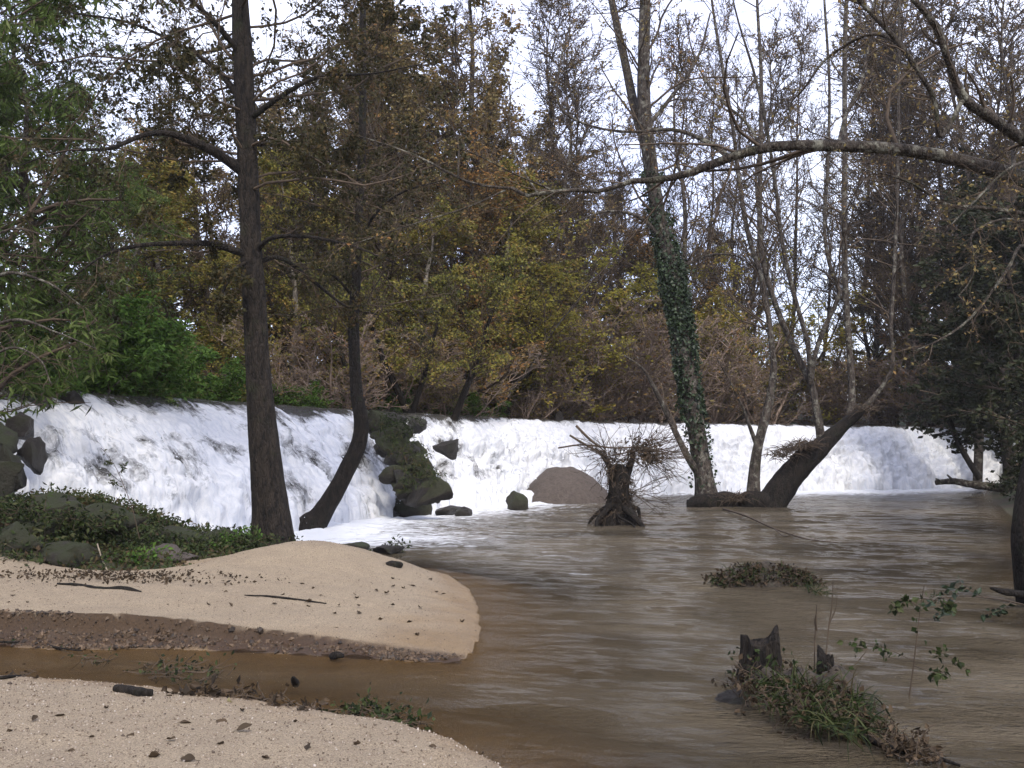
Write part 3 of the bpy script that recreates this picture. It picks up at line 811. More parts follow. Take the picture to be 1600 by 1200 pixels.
# rocky outcrop that splits the fall, built of single stones
oc = empty('rock_outcrop', (*on(640, 772)[:2], 0))
tag(oc, 'pile of dark mossy stones splitting the waterfall behind the leaning trunk', 'rock outcrop')
base_oc = np.array(oc.location)
rgo = random.Random(6); st = []
for i in range(44):
    f_ = i / 43.0                                   # from the crest down to the foot
    px = 596 + 66 * f_ + rgo.uniform(-1, 1) * (26 - 4 * f_); py = 650 + 122 * f_ + rgo.uniform(-5, 5)
    st.append((px, py, 26.9 - 2.4 * f_ + rgo.uniform(-.25, .25), rgo.uniform(.2, .42) + .14 * f_))
for i, (px, py, dpt, r_) in enumerate(st):
    q = at(px, py, dpt) - base_oc
    s_ = link('stone', rock_mesh('stone', (r_ * 0.98, r_ * 0.85, r_ * rgo.uniform(.55, .95)), 60 + i, ROCK_MOSS if i % 3 else ROCK_DARK, cuts=14), oc)
    s_.location = tuple(q); s_.rotation_euler = (0.2 * math.sin(i), 0.3 * math.cos(i * 2), i * 1.3)
mb = MB(); rng = np.random.default_rng(9)
for (px, py, dpt) in [(610, 672, 25.4), (640, 700, 25.2), (650, 722, 24.7), (672, 742, 24.3), (645, 742, 24.3), (600, 655, 26.1), (628, 678, 25.6), (622, 690, 25.2), (660, 715, 24.9), (664, 735, 24.5), (640, 660, 26.2), (615, 655, 26.0)]:
    c0 = at(px, py, dpt) - base_oc
    G = np.zeros((26, 4, 3)); b0 = c0 + rng.normal(size=(26, 3)) * np.array([0.16, 0.16, 0.12]); dr = norm(rng.normal(size=(26, 3)) * np.array([1, 1, 0.4]) + np.array([0, -0.5, 0.5]))
    for j in range(4): G[:, j] = b0 + dr * 0.11 * j - np.array([0, 0, 0.035]) * j * j
    add_leaves(mb, G, 5, rng, 0.13, 0.22, 0.7, 0.03)
mb.build('grass_tuft', L_BANK, oc, smooth=False)
for (px, py, dpt, sz, sd, lb) in [
    (700, 702, 28.6, (0.42, 0.35, 0.3), 41, 'dark wet rock breaking through the fall right of the mossy stone pile'),
    (652, 662, 28.6, (0.3, 0.3, 0.3), 42, 'small black rock near the crest above the mossy stone pile'),
    (873, 664, 38.6, (0.22, 0.3, 0.55), 43, 'narrow black stone at the crest above the big boulder'),
    (894, 664, 39.3, (0.2, 0.3, 0.5), 44, 'narrow black stone at the crest, right one of two above the boulder'),
    (988, 676, 41.6, (0.45, 0.4, 0.6), 45, 'brownish rock showing in the fall above the dead root stump'),
    (1131, 732, 43.4, (0.4, 0.35, 0.35), 46, 'grey rock in the white water between the ivy trunk and the pale stem'),
    (118, 636, 19.6, (0.3, 0.3, 0.3), 47, 'dark rock under thin water at the crest near the left end'),
    (34, 664, 16.6, (0.22, 0.3, 0.25), 48, 'dark rock half covered by water low at the left end of the falls'),
    (54, 712, 15.9, (0.24, 0.3, 0.3), 49, 'black wet rock at the left foot of the falls'),
]:
    rock('rock', px, py, dpt, sz, sd, ROCK_DARK, lb)
for (px, py, dpt, sz, sd, lb) in [
    (-40, 640, 16.0, (0.3, 0.5, 0.26), 71, 'dark rock at the left picture edge beside the top of the falls'),
    (-14, 692, 15.2, (0.42, 0.5, 0.36), 72, 'big dark mossy rock at the left edge below the crest'),
    (0, 738, 14.8, (0.5, 0.5, 0.42), 73, 'dark mossy rock at the left edge above the bank'),
    (-40, 770, 14.0, (0.8, 0.7, 0.6), 74, 'mossy rock cut off by the left picture edge at the bank'),
    (150, 812, 13.2, (0.6, 0.3, 0.2), 75, 'long flat dark slab along the top of the left bank'),
    (75, 798, 13.6, (0.42, 0.3, 0.22), 76, 'flat dark slab at the upper left end of the bank'),
    (52, 838, 12.6, (0.34, 0.3, 0.28), 77, 'round mossy stone in the green left bank'),
    (118, 872, 12.3, (0.42, 0.35, 0.24), 78, 'dark block of stone low in the left bank'),
    (20, 850, 12.1, (0.45, 0.4, 0.3), 79, 'overgrown stone at the left edge above the sand'),
    (255, 872, 13.0, (0.5, 0.4, 0.17), 80, 'pale brown earthy stone between bank and sand'),
    (280, 838, 14.6, (0.42, 0.34, 0.2), 81, 'dark mossy stone at the water edge left of the thick trunk'),
    (345, 845, 15.0, (0.4, 0.3, 0.16), 82, 'low mossy stone against the thick trunk'),
]:
    rock('rock', px, py, dpt, sz, sd, ROCK_MOSS if sd not in (80,) else ROCK_PALE, lb)
#__TREES__
# ------------------------------------------------------------------ trees: hand-placed ones first
def path_px(pts):
    """[(px, py, depth, width_px)] -> world points, radii"""
    P = np.array([at(x, y, d) for x, y, d, w in pts]); R = np.array([w * d / F / 2 for x, y, d, w in pts])
    return P, R

def resample(P, R, k):
    PR = catmull(np.c_[P, R], k)
    return PR[None, :, :3], np.maximum(PR[None, :, 3], 0.003)

def slim(paths, k): return [[(x, y, d, w * k) for x, y, d, w in p] for p in paths]

def hero_tree(name, label, cat, trunk, limbs, bark, twig_mat, leaf=None, seed=0, auto=None, twig=None, sides=22, flare=0.0, sink=0.5, leafargs=None, group=None, limb_min=10, trunk_n=70, trunk_bark=None, thin=1.0):
    """trunk and limbs are pixel paths; auto adds grown branches; twigs and leaves go into the crown"""
    rng = np.random.default_rng(seed)
    trunk, limbs = slim([trunk], thin)[0], slim(limbs, thin)
    P, R = path_px(trunk)
    root = empty(name, (P[0][0], P[0][1], P[0][2]))
    off = P[0].copy()
    P = P - off
    P = np.vstack([P[0] + np.array([0, 0, -sink]), P]); R = np.r_[R[0] * 1.12, R]
    mb = MB(); C, r = add_big(mb, P, R, sides=sides, n=trunk_n, seed=seed, flare=flare)
    mb.build('trunk', trunk_bark or bark, root)
    parents = [(C[None], r[None])]
    for i, lp in enumerate(limbs):
        LP, LR = path_px(lp); LP = LP - off
        mb = MB(); Cl, rl = add_big(mb, LP, LR, sides=limb_min, n=36, seed=seed + i + 3, rough=0.06, freq=4)
        mb.build('branch', bark, root)
        parents.append((Cl[None], rl[None]))
    crown = MB(); lv = MB(); tw_sets = []
    if auto:
        A, AR = spawn(C[None], r[None], auto['n'], rng, auto.get('t0', 0.45), 1.0, auto.get('ang', 1.1), L=auto['L'], k=9, wander=auto.get('wander', 0.16), up=auto.get('up', 0.06), rf=auto.get('rf', 0.3), rmin=0.012, lenfall=auto.get('lenfall', 0.4))
        AR = np.minimum(AR, auto.get('rmax', 0.06))
        v, f = tubes(A, AR, 5); crown.add(v, f)
        parents.append((A, AR))
    tw = dict(n1=7, n2=6, n3=4, r1=0.45, r2=0.5, r3=0.55, t0=0.15, up=0.03, rmin=0.006, first=0)
    tw.update(twig or {})
    for pi, (A, AR) in enumerate(parents):
        if pi == 0 and auto: continue
        if pi == 0 and not tw['first']: continue
        Lc = np.linalg.norm(np.diff(A, axis=1), axis=2).sum(1).mean()
        B, BR = spawn(A, AR, tw['n1'], rng, tw['t0'], 1, 0.85, tw['r1'], L=tw.get('L1'), k=6, wander=0.2, up=tw['up'], rf=0.4, rmin=tw['rmin'] * 1.5)
        BR = np.minimum(BR, 0.035)
        v, f = tubes(B, BR, 4); crown.add(v, f)
        D, DR = spawn(B, BR, tw['n2'], rng, 0.12, 1, 0.8, tw['r2'], k=5, wander=0.22, up=tw['up'], rf=0.55, rmin=tw['rmin'])
        v, f = tubes(D, DR, 3); crown.add(v, f)
        tw_sets.append(B)
        if tw['n3']:
            E, ER = spawn(D, DR, tw['n3'], rng, 0.15, 1, 0.75, tw['r3'], k=3, wander=0.2, up=tw['up'], rf=0.7, rmin=tw['rmin'] * 0.75)
            v, f = tubes(E, ER, 3); crown.add(v, f)
            tw_sets.append(E)
        tw_sets.append(D)
    if crown.v:
        co = crown.build('crown', twig_mat, root)
        if leaf is not None:
            la = dict(n=2, size=0.07, aspect=0.6, droop=0.4, spread=0.03, clump=None, keep=1.0); la.update(leafargs or {})
            for S_ in tw_sets:
                add_leaves(lv, S_, la['n'], rng, la['size'], la['aspect'], la['droop'], la['spread'], keep=la['keep'], clump=la['clump'])
            if lv.v: lv.build('foliage', leaf, co, smooth=False)
    tag(root, label, cat, group)
    return root

D = 15.5
hero_tree('alder_tree', 'thick dark alder trunk on the left bank in front of the falls', 'tree',
    [(424, 862, D, 88), (426, 830, D, 74), (424, 790, D, 64), (416, 720, D, 56), (408, 650, D, 50), (402, 560, D, 45), (398, 480, D, 43), (393, 400, D, 41), (389, 300, D, 38), (385, 200, D, 37), (380, 100, D, 36), (375, 0, D, 34), (371, -150, D, 30), (366, -330, D, 24), (362, -520, D, 12)],
    [[(388, 275, D, 22), (350, 247, 15.3, 19), (310, 225, 15.0, 16), (265, 209, 14.7, 12), (225, 211, 14.4, 10), (170, 232, 14.1, 7), (100, 236, 13.8, 4), (20, 262, 13.5, 2)],
     [(396, 400, D, 17), (368, 392, 15.3, 14), (330, 381, 15.0, 12), (280, 380, 14.7, 10), (215, 384, 14.5, 8), (165, 398, 14.2, 5), (120, 428, 14.0, 3)],
     [(396, 405, D, 9), (368, 420, 15.2, 7), (350, 452, 15.0, 5), (335, 485, 14.9, 2)],
     [(398, 395, D, 11), (425, 372, 15.2, 9), (480, 370, 15.0, 6), (550, 384, 14.6, 5), (625, 415, 14.2, 2)],
     [(400, 410, D, 11), (440, 404, 15.6, 9), (490, 440, 15.8, 7), (540, 478, 16.0, 4), (590, 492, 16.2, 2)],
     [(385, 170, D, 15), (340, 110, 15.8, 11), (280, 70, 16.1, 8), (200, 35, 16.4, 5), (110, 20, 16.8, 3)],
     [(384, 190, D, 13), (440, 150, 15.2, 10), (500, 120, 14.9, 7), (580, 115, 14.5, 4), (660, 100, 14.2, 2)],
     [(380, 90, D, 13), (330, 30, 15.0, 10), (260, -30, 14.6, 7), (180, -60, 14.2, 4)],
     [(387, 225, D, 12), (440, 225, 15.8, 9), (500, 235, 16.2, 6), (560, 230, 16.5, 3)]],
    BARK_ALDER, TWIG, L_ALDER, seed=3, flare=0.45, thin=0.82, sides=48, trunk_n=130,
    auto=dict(n=44, L=4.4, t0=0.60, ang=1.35, up=0.0, rf=0.2, rmax=0.05, lenfall=0.15),
    twig=dict(n1=8, n2=6, n3=3, r1=0.45, r2=0.5, r3=0.55, up=0.0, rmin=0.0045),
    leafargs=dict(n=6, size=0.075, aspect=0.6, clump=0.9))

D = 22.0
hero_tree('alder_tree', 'slender alder whose crooked foot leans out of the white water', 'tree',
    [(486, 826, D, 56), (500, 806, D, 40), (522, 770, D, 33), (545, 726, D, 31), (561, 690, D, 29), (564, 655, D, 26), (557, 610, D, 23), (553, 520, D, 20), (556, 440, D, 18), (560, 350, D, 16), (565, 250, D, 15), (567, 120, D, 14), (567, 0, D, 12), (566, -150, D, 9), (566, -260, D, 4)],
    [[(559, 380, D, 8), (590, 330, 21.5, 6), (630, 300, 21, 4), (690, 282, 20.5, 2)],
     [(557, 470, D, 6), (520, 430, 21.6, 5), (480, 420, 21.2, 3), (440, 430, 21, 2)],
     [(562, 300, D, 8), (530, 260, 22.5, 6), (490, 240, 23, 4), (450, 215, 23.4, 2)]],
    BARK_DARK, TWIG, L_ALDER, seed=8, flare=0.35, thin=0.8, sides=32, trunk_n=110,
    auto=dict(n=44, L=3.4, t0=0.52, ang=1.15, up=0.03, rf=0.25, rmax=0.04, lenfall=0.3),
    twig=dict(n1=7, n2=5, n3=3, up=0.0, rmin=0.006), leafargs=dict(n=3, size=0.085, clump=1.0))

D = 31.0
ivt = hero_tree('ivy_clad_alder', 'tall alder with its middle trunk wrapped in dark green ivy', 'tree',
    [(1106, 794, D, 52), (1103, 765, D, 38), (1098, 730, D, 33), (1086, 660, D, 31), (1073, 580, D, 30), (1060, 490, D, 29), (1046, 410, D, 28), (1028, 330, D, 27), (1015, 250, D, 26), (1007, 170, D, 25), (1006, 80, D, 23), (1008, 0, D, 21), (1010, -120, D, 14), (1012, -260, D, 5)],
    [[(1012, 240, D, 20), (992, 170, 31.4, 18), (975, 90, 31.8, 16), (958, 10, 32.2, 14), (940, -90, 32.6, 9), (925, -190, 33, 4)],
     [(1098, 752, D, 16), (1070, 705, 30.7, 12), (1044, 650, 30.4, 10), (1022, 606, 30.1, 8), (1004, 576, 29.9, 5), (975, 555, 29.7, 3)],
     [(1040, 380, D, 9), (1000, 340, 30.5, 7), (950, 330, 30.0, 4), (900, 345, 29.6, 2)],
     [(1010, 200, D, 9), (1050, 150, 31.4, 7), (1090, 90, 31.8, 5), (1110, 20, 32, 3)],
     [(1050, 430, D, 7), (1100, 400, 31.3, 5), (1150, 400, 31.6, 3), (1180, 420, 31.8, 2)]],
    BARK_GREY, TWIG, L_BROWN, seed=14, flare=0.3, thin=0.85,
    auto=dict(n=36, L=4.6, t0=0.55, ang=0.8, up=0.08, rf=0.22, rmax=0.045, lenfall=0.4),
    twig=dict(n1=7, n2=6, n3=3, up=0.06, rmin=0.0075), leafargs=dict(n=1, size=0.10, keep=0.5, clump=1.0))
# ivy sleeve
rng = np.random.default_rng(77)
P_, R_ = path_px([(1106, 794, D, 52), (1098, 730, D, 33), (1086, 660, D, 31), (1073, 580, D, 30), (1060, 490, D, 29), (1046, 410, D, 28), (1028, 330, D, 27), (1015, 250, D, 26), (1007, 170, D, 25)])
PR = catmull(np.c_[P_, R_], 400)
M = 9500
ti = np.clip(rng.normal(0.50, 0.15, M), 0.08, 0.84); ii = (ti * 399).astype(int)
aa = rng.uniform(0, 2 * math.pi, M)
lump = 0.85 + 0.85 * vn(ii * 0.045, np.cos(aa) * 1.5, np.sin(aa) * 1.5)
wdt = 0.35 + 0.65 * np.exp(-((ti - 0.6) / 0.2) ** 2)
rad = PR[ii, 3] * 1.05 + np.abs(rng.normal(size=M)) * 0.10 * wdt * lump ** 2 + 0.02 * lump * wdt
C0 = PR[ii, :3] + np.c_[np.cos(aa) * rad, np.sin(aa) * rad, rng.normal(size=M) * 0.05] - np.array(ivt.location)
mb = MB(); add_leaves(mb, np.stack([C0, C0 + 0.01], 1), 1, rng, 0.115, 0.85, 0.9, 0.01, clump=0.45)
tag(mb.build('ivy', L_IVY, ivt, smooth=False), 'thick sleeve of dark green ivy leaves around the trunk')

ca = hero_tree('multi_stemmed_alder', 'leaning broken alder bole in the pool sprouting several tall thin stems', 'tree',
    [(1204, 796, D, 64), (1210, 780, D, 56), (1232, 748, D, 52), (1262, 716, D, 46), (1290, 690, D, 34), (1318, 664, D, 25), (1338, 648, D, 20), (1350, 636, D, 12)],
    [[(1178, 790, D, 34), (1178, 750, D, 24), (1184, 700, D, 20), (1194, 660, D, 19), (1203, 622, D, 17), (1209, 575, D, 14), (1205, 533, D, 12), (1194, 450, 31.3, 11), (1170, 370, 31.6, 10), (1156, 290, 31.9, 9), (1145, 200, 32.2, 8), (1128, 100, 32.5, 7), (1112, 0, 32.8, 5), (1100, -120, 33, 3)],
     [(1184, 700, D, 11), (1172, 668, 30.8, 8), (1160, 636, 30.6, 5), (1140, 595, 30.4, 3), (1120, 560, 30.2, 2)],
     [(1285, 705, D, 22), (1280, 665, 31.0, 17), (1268, 603, 31.1, 15), (1250, 565, 31.2, 13), (1213, 480, 31.4, 12), (1190, 395, 31.6, 11), (1187, 320, 31.8, 10), (1189, 210, 32.1, 9), (1189, 107, 32.4, 8), (1183, 0, 32.6, 6), (1180, -130, 32.9, 3)],
     [(1268, 600, 31.0, 12), (1261, 533, 30.7, 10), (1240, 459, 30.4, 10), (1221, 373, 30.1, 9), (1213, 299, 29.8, 8), (1200, 213, 29.5, 7), (1180, 120, 29.2, 6), (1150, 20, 28.9, 4), (1130, -80, 28.7, 2)],
     [(1268, 590, D, 12), (1271, 565, 30.8, 10), (1284, 522, 30.6, 10), (1306, 474, 30.4, 9), (1310, 450, 30.3, 9), (1294, 405, 30.2, 8), (1288, 347, 30.1, 7), (1293, 267, 30, 7), (1296, 133, 29.8, 6), (1288, 0, 29.6, 5), (1284, -100, 29.5, 2)],
     [(1328, 660, D, 20), (1331, 620, 31.2, 15), (1329, 570, 31.3, 14), (1325, 512, 31.5, 13), (1320, 427, 31.8, 13), (1319, 330, 32.1, 12), (1320, 240, 32.4, 11), (1320, 80, 32.9, 10), (1324, -30, 33.2, 8), (1328, -180, 33.6, 3)],
     [(1340, 646, D, 11), (1364, 622, 30.9, 10), (1386, 592, 30.8, 9), (1395, 566, 30.7, 8), (1392, 507, 30.6, 9), (1397, 427, 30.5, 8), (1403, 267, 30.3, 7), (1404, 120, 30.1, 6), (1406, -20, 29.9, 4), (1408, -120, 29.8, 2)]],
    BARK_GREY, TWIG, L_BROWN, seed=21, flare=0.2, thin=0.77, sink=0.6, trunk_bark=BARK_DARK,
    twig=dict(n1=20, n2=7, n3=3, r1=0.24, r2=0.5, t0=0.35, up=0.08, rmin=0.0075), leafargs=dict(n=1, size=0.09, keep=0.35, clump=1.0))
# root mass joining the stems, splintered top, ferns on the bole
mb = MB()
for i, (a_, b_) in enumerate([((1100, 792), (1150, 784)), ((1150, 786), (1210, 790)), ((1080, 792), (1125, 790))]):
    p = [np.array(at(*a_, D)), np.array(at((a_[0] + b_[0]) / 2, (a_[1] + b_[1]) / 2 - 4, D - 0.3)), np.array(at(*b_, D))]
    add_big(mb, np.array(p) - np.array(ca.location), [0.26, 0.34, 0.26], sides=14, n=14, seed=i, rough=0.2)
mb.build('root_mass', BARK_DARK, ca)
mb = MB(); rng = np.random.default_rng(4)
for (px, py, n_) in [(1240, 702, 130), (1222, 712, 90), (1262, 697, 120), (1150, 780, 110), (1130, 782, 80), (1348, 640, 40)]:
    c0 = at(px, py, D - 0.4) - np.array(ca.location)
    G = np.zeros((n_, 5, 3)); b0 = c0 + rng.normal(size=(n_, 3)) * np.array([0.22, 0.2, 0.06]); dr = norm(rng.normal(size=(n_, 3)) * np.array([1, 1, 0.5]) + np.array([-0.2, 0, 0.9]))
    for j in range(5): G[:, j] = b0 + dr * 0.13 * j - np.array([0, 0, 0.016]) * j * j
    v, f = tubes(G, np.full((n_, 5), 0.012) * np.linspace(1, .3, 5), 3); mb.add(v, f)
mb.build('sprout_tuft', TWIG, ca)

# overhanging tree on the right bank, its trunk just outside the picture
D = 10.6
hero_tree('overhanging_tree', 'lichen-spotted tree on the right edge arching a long limb over the pool', 'tree',
    [(1628, 975, 11.2, 92), (1612, 900, 11.1, 66), (1606, 830, 11, 60), (1618, 750, 11, 58), (1650, 640, 11, 56), (1690, 500, 10.9, 54), (1715, 400, 10.8, 52), (1730, 320, 10.7, 50), (1738, 240, 10.6, 46), (1740, 120, 10.5, 42), (1735, 0, 10.4, 38), (1725, -150, 10.4, 30), (1700, -300, 10.4, 20)],
    [[(1730, 335, 10.7, 44), (1660, 303, 10.4, 38), (1590, 277, 10.2, 33), (1520, 256, 10.1, 29), (1450, 240, 10.0, 27), (1380, 231, 10.0, 25), (1310, 228, 10.0, 24), (1240, 227, 10.0, 22), (1190, 232, 10.1, 21), (1140, 246, 10.2, 19), (1085, 268, 10.3, 16), (1030, 281, 10.4, 14), (985, 283, 10.5, 12), (945, 298, 10.6, 10), (890, 297, 10.7, 9), (840, 303, 10.8, 8), (822, 306, 10.8, 8), (800, 294, 10.9, 7), (765, 292, 11, 6), (720, 280, 11.1, 5), (680, 258, 11.2, 5), (630, 235, 11.3, 4), (560, 212, 11.5, 2)],
     [(1140, 246, 10.2, 13), (1105, 222, 10.4, 10), (1053, 203, 10.6, 8), (983, 206, 10.8, 6), (924, 197, 11, 5), (878, 172, 11.1, 5), (871, 128, 11.2, 4), (882, 70, 11.3, 3), (900, 10, 11.4, 2)],
     [(840, 302, 10.8, 5), (812, 256, 10.9, 4), (797, 210, 11, 3.5), (795, 130, 11.1, 3), (765, 60, 11.2, 2.5), (757, -10, 11.3, 2)],
     [(716, 279, 11.1, 4.5), (714, 215, 11.2, 4), (686, 181, 11.3, 3), (650, 160, 11.4, 2)],
     [(860, 296, 10.7, 4), (800, 270, 10.5, 3.5), (740, 240, 10.4, 3), (690, 225, 10.3, 2)],
     [(790, 297, 10.9, 4), (727, 325, 10.7, 3.5), (640, 352, 10.6, 3), (545, 384, 10.5, 2)],
     [(1738, 250, 10.6, 30), (1660, 240, 10.2, 28), (1600, 218, 9.9, 26), (1550, 185, 9.6, 23), (1505, 152, 9.4, 19), (1480, 90, 9.3, 16), (1460, 38, 9.2, 14), (1420, -10, 9.1, 11), (1380, -70, 9, 7)],
     [(1505, 155, 9.4, 10), (1470, 213, 9.3, 9), (1459, 155, 9.2, 10), (1432, 107, 9.1, 11), (1400, 62, 9.1, 11), (1345, 3, 9.0, 9), (1300, -50, 8.9, 6)],
     [(1405, 68, 9.1, 8), (1375, 54, 9.3, 8), (1345, 58, 9.4, 7), (1313, 76, 9.5, 6), (1285, 98, 9.6, 5), (1256, 139, 9.7, 4), (1236, 162, 9.8, 3), (1231, 200, 9.9, 2)],
     [(1725, 360, 10.8, 14), (1650, 345, 10.4, 11), (1590, 332, 10.2, 9), (1533, 325, 10.1, 8), (1480, 320, 10.0, 7), (1448, 301, 9.9, 6), (1421, 285, 9.8, 5), (1384, 272, 9.7, 3), (1340, 262, 9.6, 2)],
     [(1700, 470, 10.9, 12), (1640, 455, 10.2, 8), (1600, 384, 9.8, 6), (1575, 420, 9.6, 6), (1550, 455, 9.5, 5), (1512, 501, 9.4, 5), (1470, 530, 9.3, 4), (1427, 549, 9.2, 2.5)],
     [(1715, 400, 10.8, 10), (1650, 352, 10.3, 8), (1600, 346, 10.0, 6), (1560, 344, 9.8, 5), (1518, 368, 9.6, 5), (1525, 411, 9.5, 4), (1515, 440, 9.5, 3), (1498, 462, 9.4, 2)],
     [(1735, 265, 10.6, 10), (1660, 245, 9.8, 8), (1600, 253, 9.4, 6), (1565, 272, 9.2, 5), (1533, 304, 9.1, 4), (1485, 352, 9.0, 2.5)],
     [(1560, 443, 9.5, 4), (1540, 400, 9.4, 3), (1500, 420, 9.3, 3), (1455, 455, 9.2, 2)],
     [(1310, 228, 10, 9), (1322, 180, 10.3, 8), (1345, 130, 10.6, 7), (1360, 60, 10.9, 5), (1368, -20, 11.1, 3)],
     [(1190, 232, 10.1, 7), (1165, 190, 10.4, 6), (1120, 150, 10.6, 5), (1085, 90, 10.9, 3), (1070, 20, 11, 2)]],
    BARK_LICHEN, TWIG, L_BROWN, seed=33, flare=0.25, thin=0.76, trunk_bark=BARK_DARK, sink=0.5, limb_min=14,
    twig=dict(n1=15, n2=6, n3=3, r1=0.22, r2=0.45, r3=0.5, t0=0.2, up=0.04, rmin=0.0028), leafargs=dict(n=1, size=0.045, keep=0.22))

# ------------------------------------------------------------------ background trees: kinds, then individuals
def kind_tree(seed, H, r0, stems=1, lean=0.06, n1=30, L1=0.32, t0=0.25, ang=0.9, up=0.1, n2=6, n3=5, r2=0.5, r3=0.5, leaf=None, bark=BARK_GREY, twigm=TWIG, la=None, rmin=0.010, sides=9, spread=0.5, trunkdark=None, lenfall=0.6, n4=0):
    """meshes of one kind of tree of height H standing at the origin: trunk, crown, foliage"""
    rng = np.random.default_rng(seed)
    tk, cr, lv = MB(), MB(), MB()
    A, AR = [], []
    for s_ in range(stems):
        a = rng.uniform(0, 2 * math.pi); l = lean if stems == 1 else spread * rng.uniform(0.4, 1.1)
        k = 8; z = np.linspace(0, 1, k)
        bx = l * H * z ** 0.8 * math.cos(a) + np.cumsum(rng.normal(size=k)) * 0.010 * H * (z > 0)
        by = l * H * z ** 0.8 * math.sin(a) + np.cumsum(rng.normal(size=k)) * 0.010 * H * (z > 0)
        hh = H * (1 if stems == 1 else rng.uniform(0.65, 1.0) * math.sqrt(max(0.3, 1 - l * l)))
        P = np.c_[bx, by, z * hh]; P[0, 2] = -0.6
        R = r0 * (1 - 0.9 * z) * (1 if stems == 1 else rng.uniform(0.6, 1))
        C, r = add_big(tk, P, R, sides=sides, n=24, seed=seed + s_, rough=0.1)
        A.append(C); AR.append(r)
    A, AR = np.stack(A), np.stack(AR)
    B, BR = spawn(A, AR, n1, rng, t0, 1, ang, L=L1 * H, k=7, wander=0.15, up=up, rf=0.4, rmin=rmin * 1.6, lenfall=lenfall)
    BR = np.minimum(BR, 0.055); v, f = tubes(B, BR, 4); cr.add(v, f)
    D_, DR = spawn(B, BR, n2, rng, 0.15, 1, 0.8, r2, k=5, wander=0.2, up=up * 0.6, rf=0.5, rmin=rmin * 1.2)
    v, f = tubes(D_, DR, 3); cr.add(v, f)
    sets = [D_]
    if n3:
        E, ER = spawn(D_, DR, n3, rng, 0.15, 1, 0.75, r3, k=3, wander=0.2, up=up * 0.4, rf=0.7, rmin=rmin)
        v, f = tubes(E, ER, 3); cr.add(v, f); sets.append(E)
    if leaf is not None:
        l_ = dict(n=2, size=0.12, aspect=0.6, droop=0.4, spread=0.06, clump=None, keep=1.0); l_.update(la or {})
        for S_ in sets: add_leaves(lv, S_, l_['n'], rng, l_['size'], l_['aspect'], l_['droop'], l_['spread'], keep=l_['keep'], clump=l_['clump'])
    return dict(H=H, trunk=tk.mesh('trunk', bark), crown=cr.mesh('crown', twigm), foliage=lv.mesh('foliage', leaf, smooth=False) if lv.v else None)

KINDS = {
 'brown': [kind_tree(100 + i, 13, 0.20, n1=52, L1=0.26, t0=0.14, n2=8, n3=5, leaf=L_BROWN, la=dict(n=8, size=0.105, clump=1.5)) for i in range(2)],
 'olive': [kind_tree(110 + i, 10, 0.16, n1=46, L1=0.30, t0=0.1, n2=8, n3=5, leaf=L_OLIVE, la=dict(n=9, size=0.105, clump=1.3), bark=BARK_PALE) for i in range(2)],
 'orange': [kind_tree(120, 9, 0.15, n1=46, L1=0.30, t0=0.12, n2=8, n3=5, leaf=L_ORANGE, la=dict(n=5, size=0.095, clump=1.0))],
 'yellow': [kind_tree(130 + i, 6, 0.07, stems=5, n1=14, L1=0.34, t0=0.12, n2=7, n3=5, leaf=L_YELLOW, la=dict(n=5, size=0.085, clump=0.9), spread=0.4, rmin=0.007) for i in range(2)],
 'bare': [kind_tree(140 + i, 16, 0.11, n1=54, L1=0.26, t0=0.2, ang=0.65, up=0.15, n2=9, n3=6, leaf=L_BROWN, la=dict(n=1, size=0.10, keep=0.35), rmin=0.011) for i in range(3)],
 'pinkbush': [kind_tree(150 + i, 5, 0.05, stems=7, n1=14, L1=0.4, t0=0.1, ang=0.7, up=0.08, n2=8, n3=4, leaf=L_BROWN, la=dict(n=1, size=0.10, keep=0.4), twigm=TWIG_PINK, bark=TWIG_PINK, spread=0.55, rmin=0.009) for i in range(2)],
 'willow': [kind_tree(160 + i, 12, 0.22, n1=48, L1=0.34, t0=0.1, ang=0.9, up=0.0, n2=8, n3=5, leaf=L_WILLOW, la=dict(n=11, size=0.23, aspect=0.2, droop=1.0, clump=1.3), lenfall=0.4) for i in range(2)],
 'evergreen': [kind_tree(170 + i, 8, 0.14, n1=44, L1=0.42, t0=0.05, ang=1.0, up=0.03, n2=8, n3=5, leaf=L_EVER, la=dict(n=11, size=0.16, aspect=0.6, clump=1.6), bark=BARK_DARK) for i in range(2)],
 'greenbush': [kind_tree(180 + i, 2.6, 0.03, stems=8, n1=9, L1=0.4, t0=0.15, n2=5, n3=4, leaf=L_GREEN, la=dict(n=6, size=0.105, aspect=0.42, droop=0.5), spread=0.6, rmin=0.005) for i in range(2)],
 'leaning': [kind_tree(190 + i, 7, 0.17, lean=0.42, n1=34, L1=0.34, t0=0.3, n2=7, n3=5, leaf=L_OLIVE, la=dict(n=4, size=0.13, clump=1.0), bark=BARK_DARK) for i in range(2)],
}
KCAT = {'brown': ('brown_leaved_tree', 'tree'), 'olive': ('olive_leaved_tree', 'tree'), 'orange': ('orange_leaved_tree', 'tree'), 'yellow': ('yellow_shrub', 'shrub'), 'bare': ('bare_tree', 'tree'),
        'pinkbush': ('bare_shrub', 'shrub'), 'willow': ('green_willow', 'tree'), 'evergreen': ('dark_evergreen', 'tree'), 'greenbush': ('green_bush', 'bush'), 'leaning': ('leaning_alder', 'tree')}
KGRP = {'tree': 'trees of the wood behind the weir', 'shrub': 'shrubs behind the weir', 'bush': 'green bushes on the left slope'}
WIDE = {'brown': 1.35, 'olive': 1.35, 'orange': 1.35, 'bare': 1.25, 'willow': 1.25, 'evergreen': 1.25, 'yellow': 1.2, 'pinkbush': 1.15}
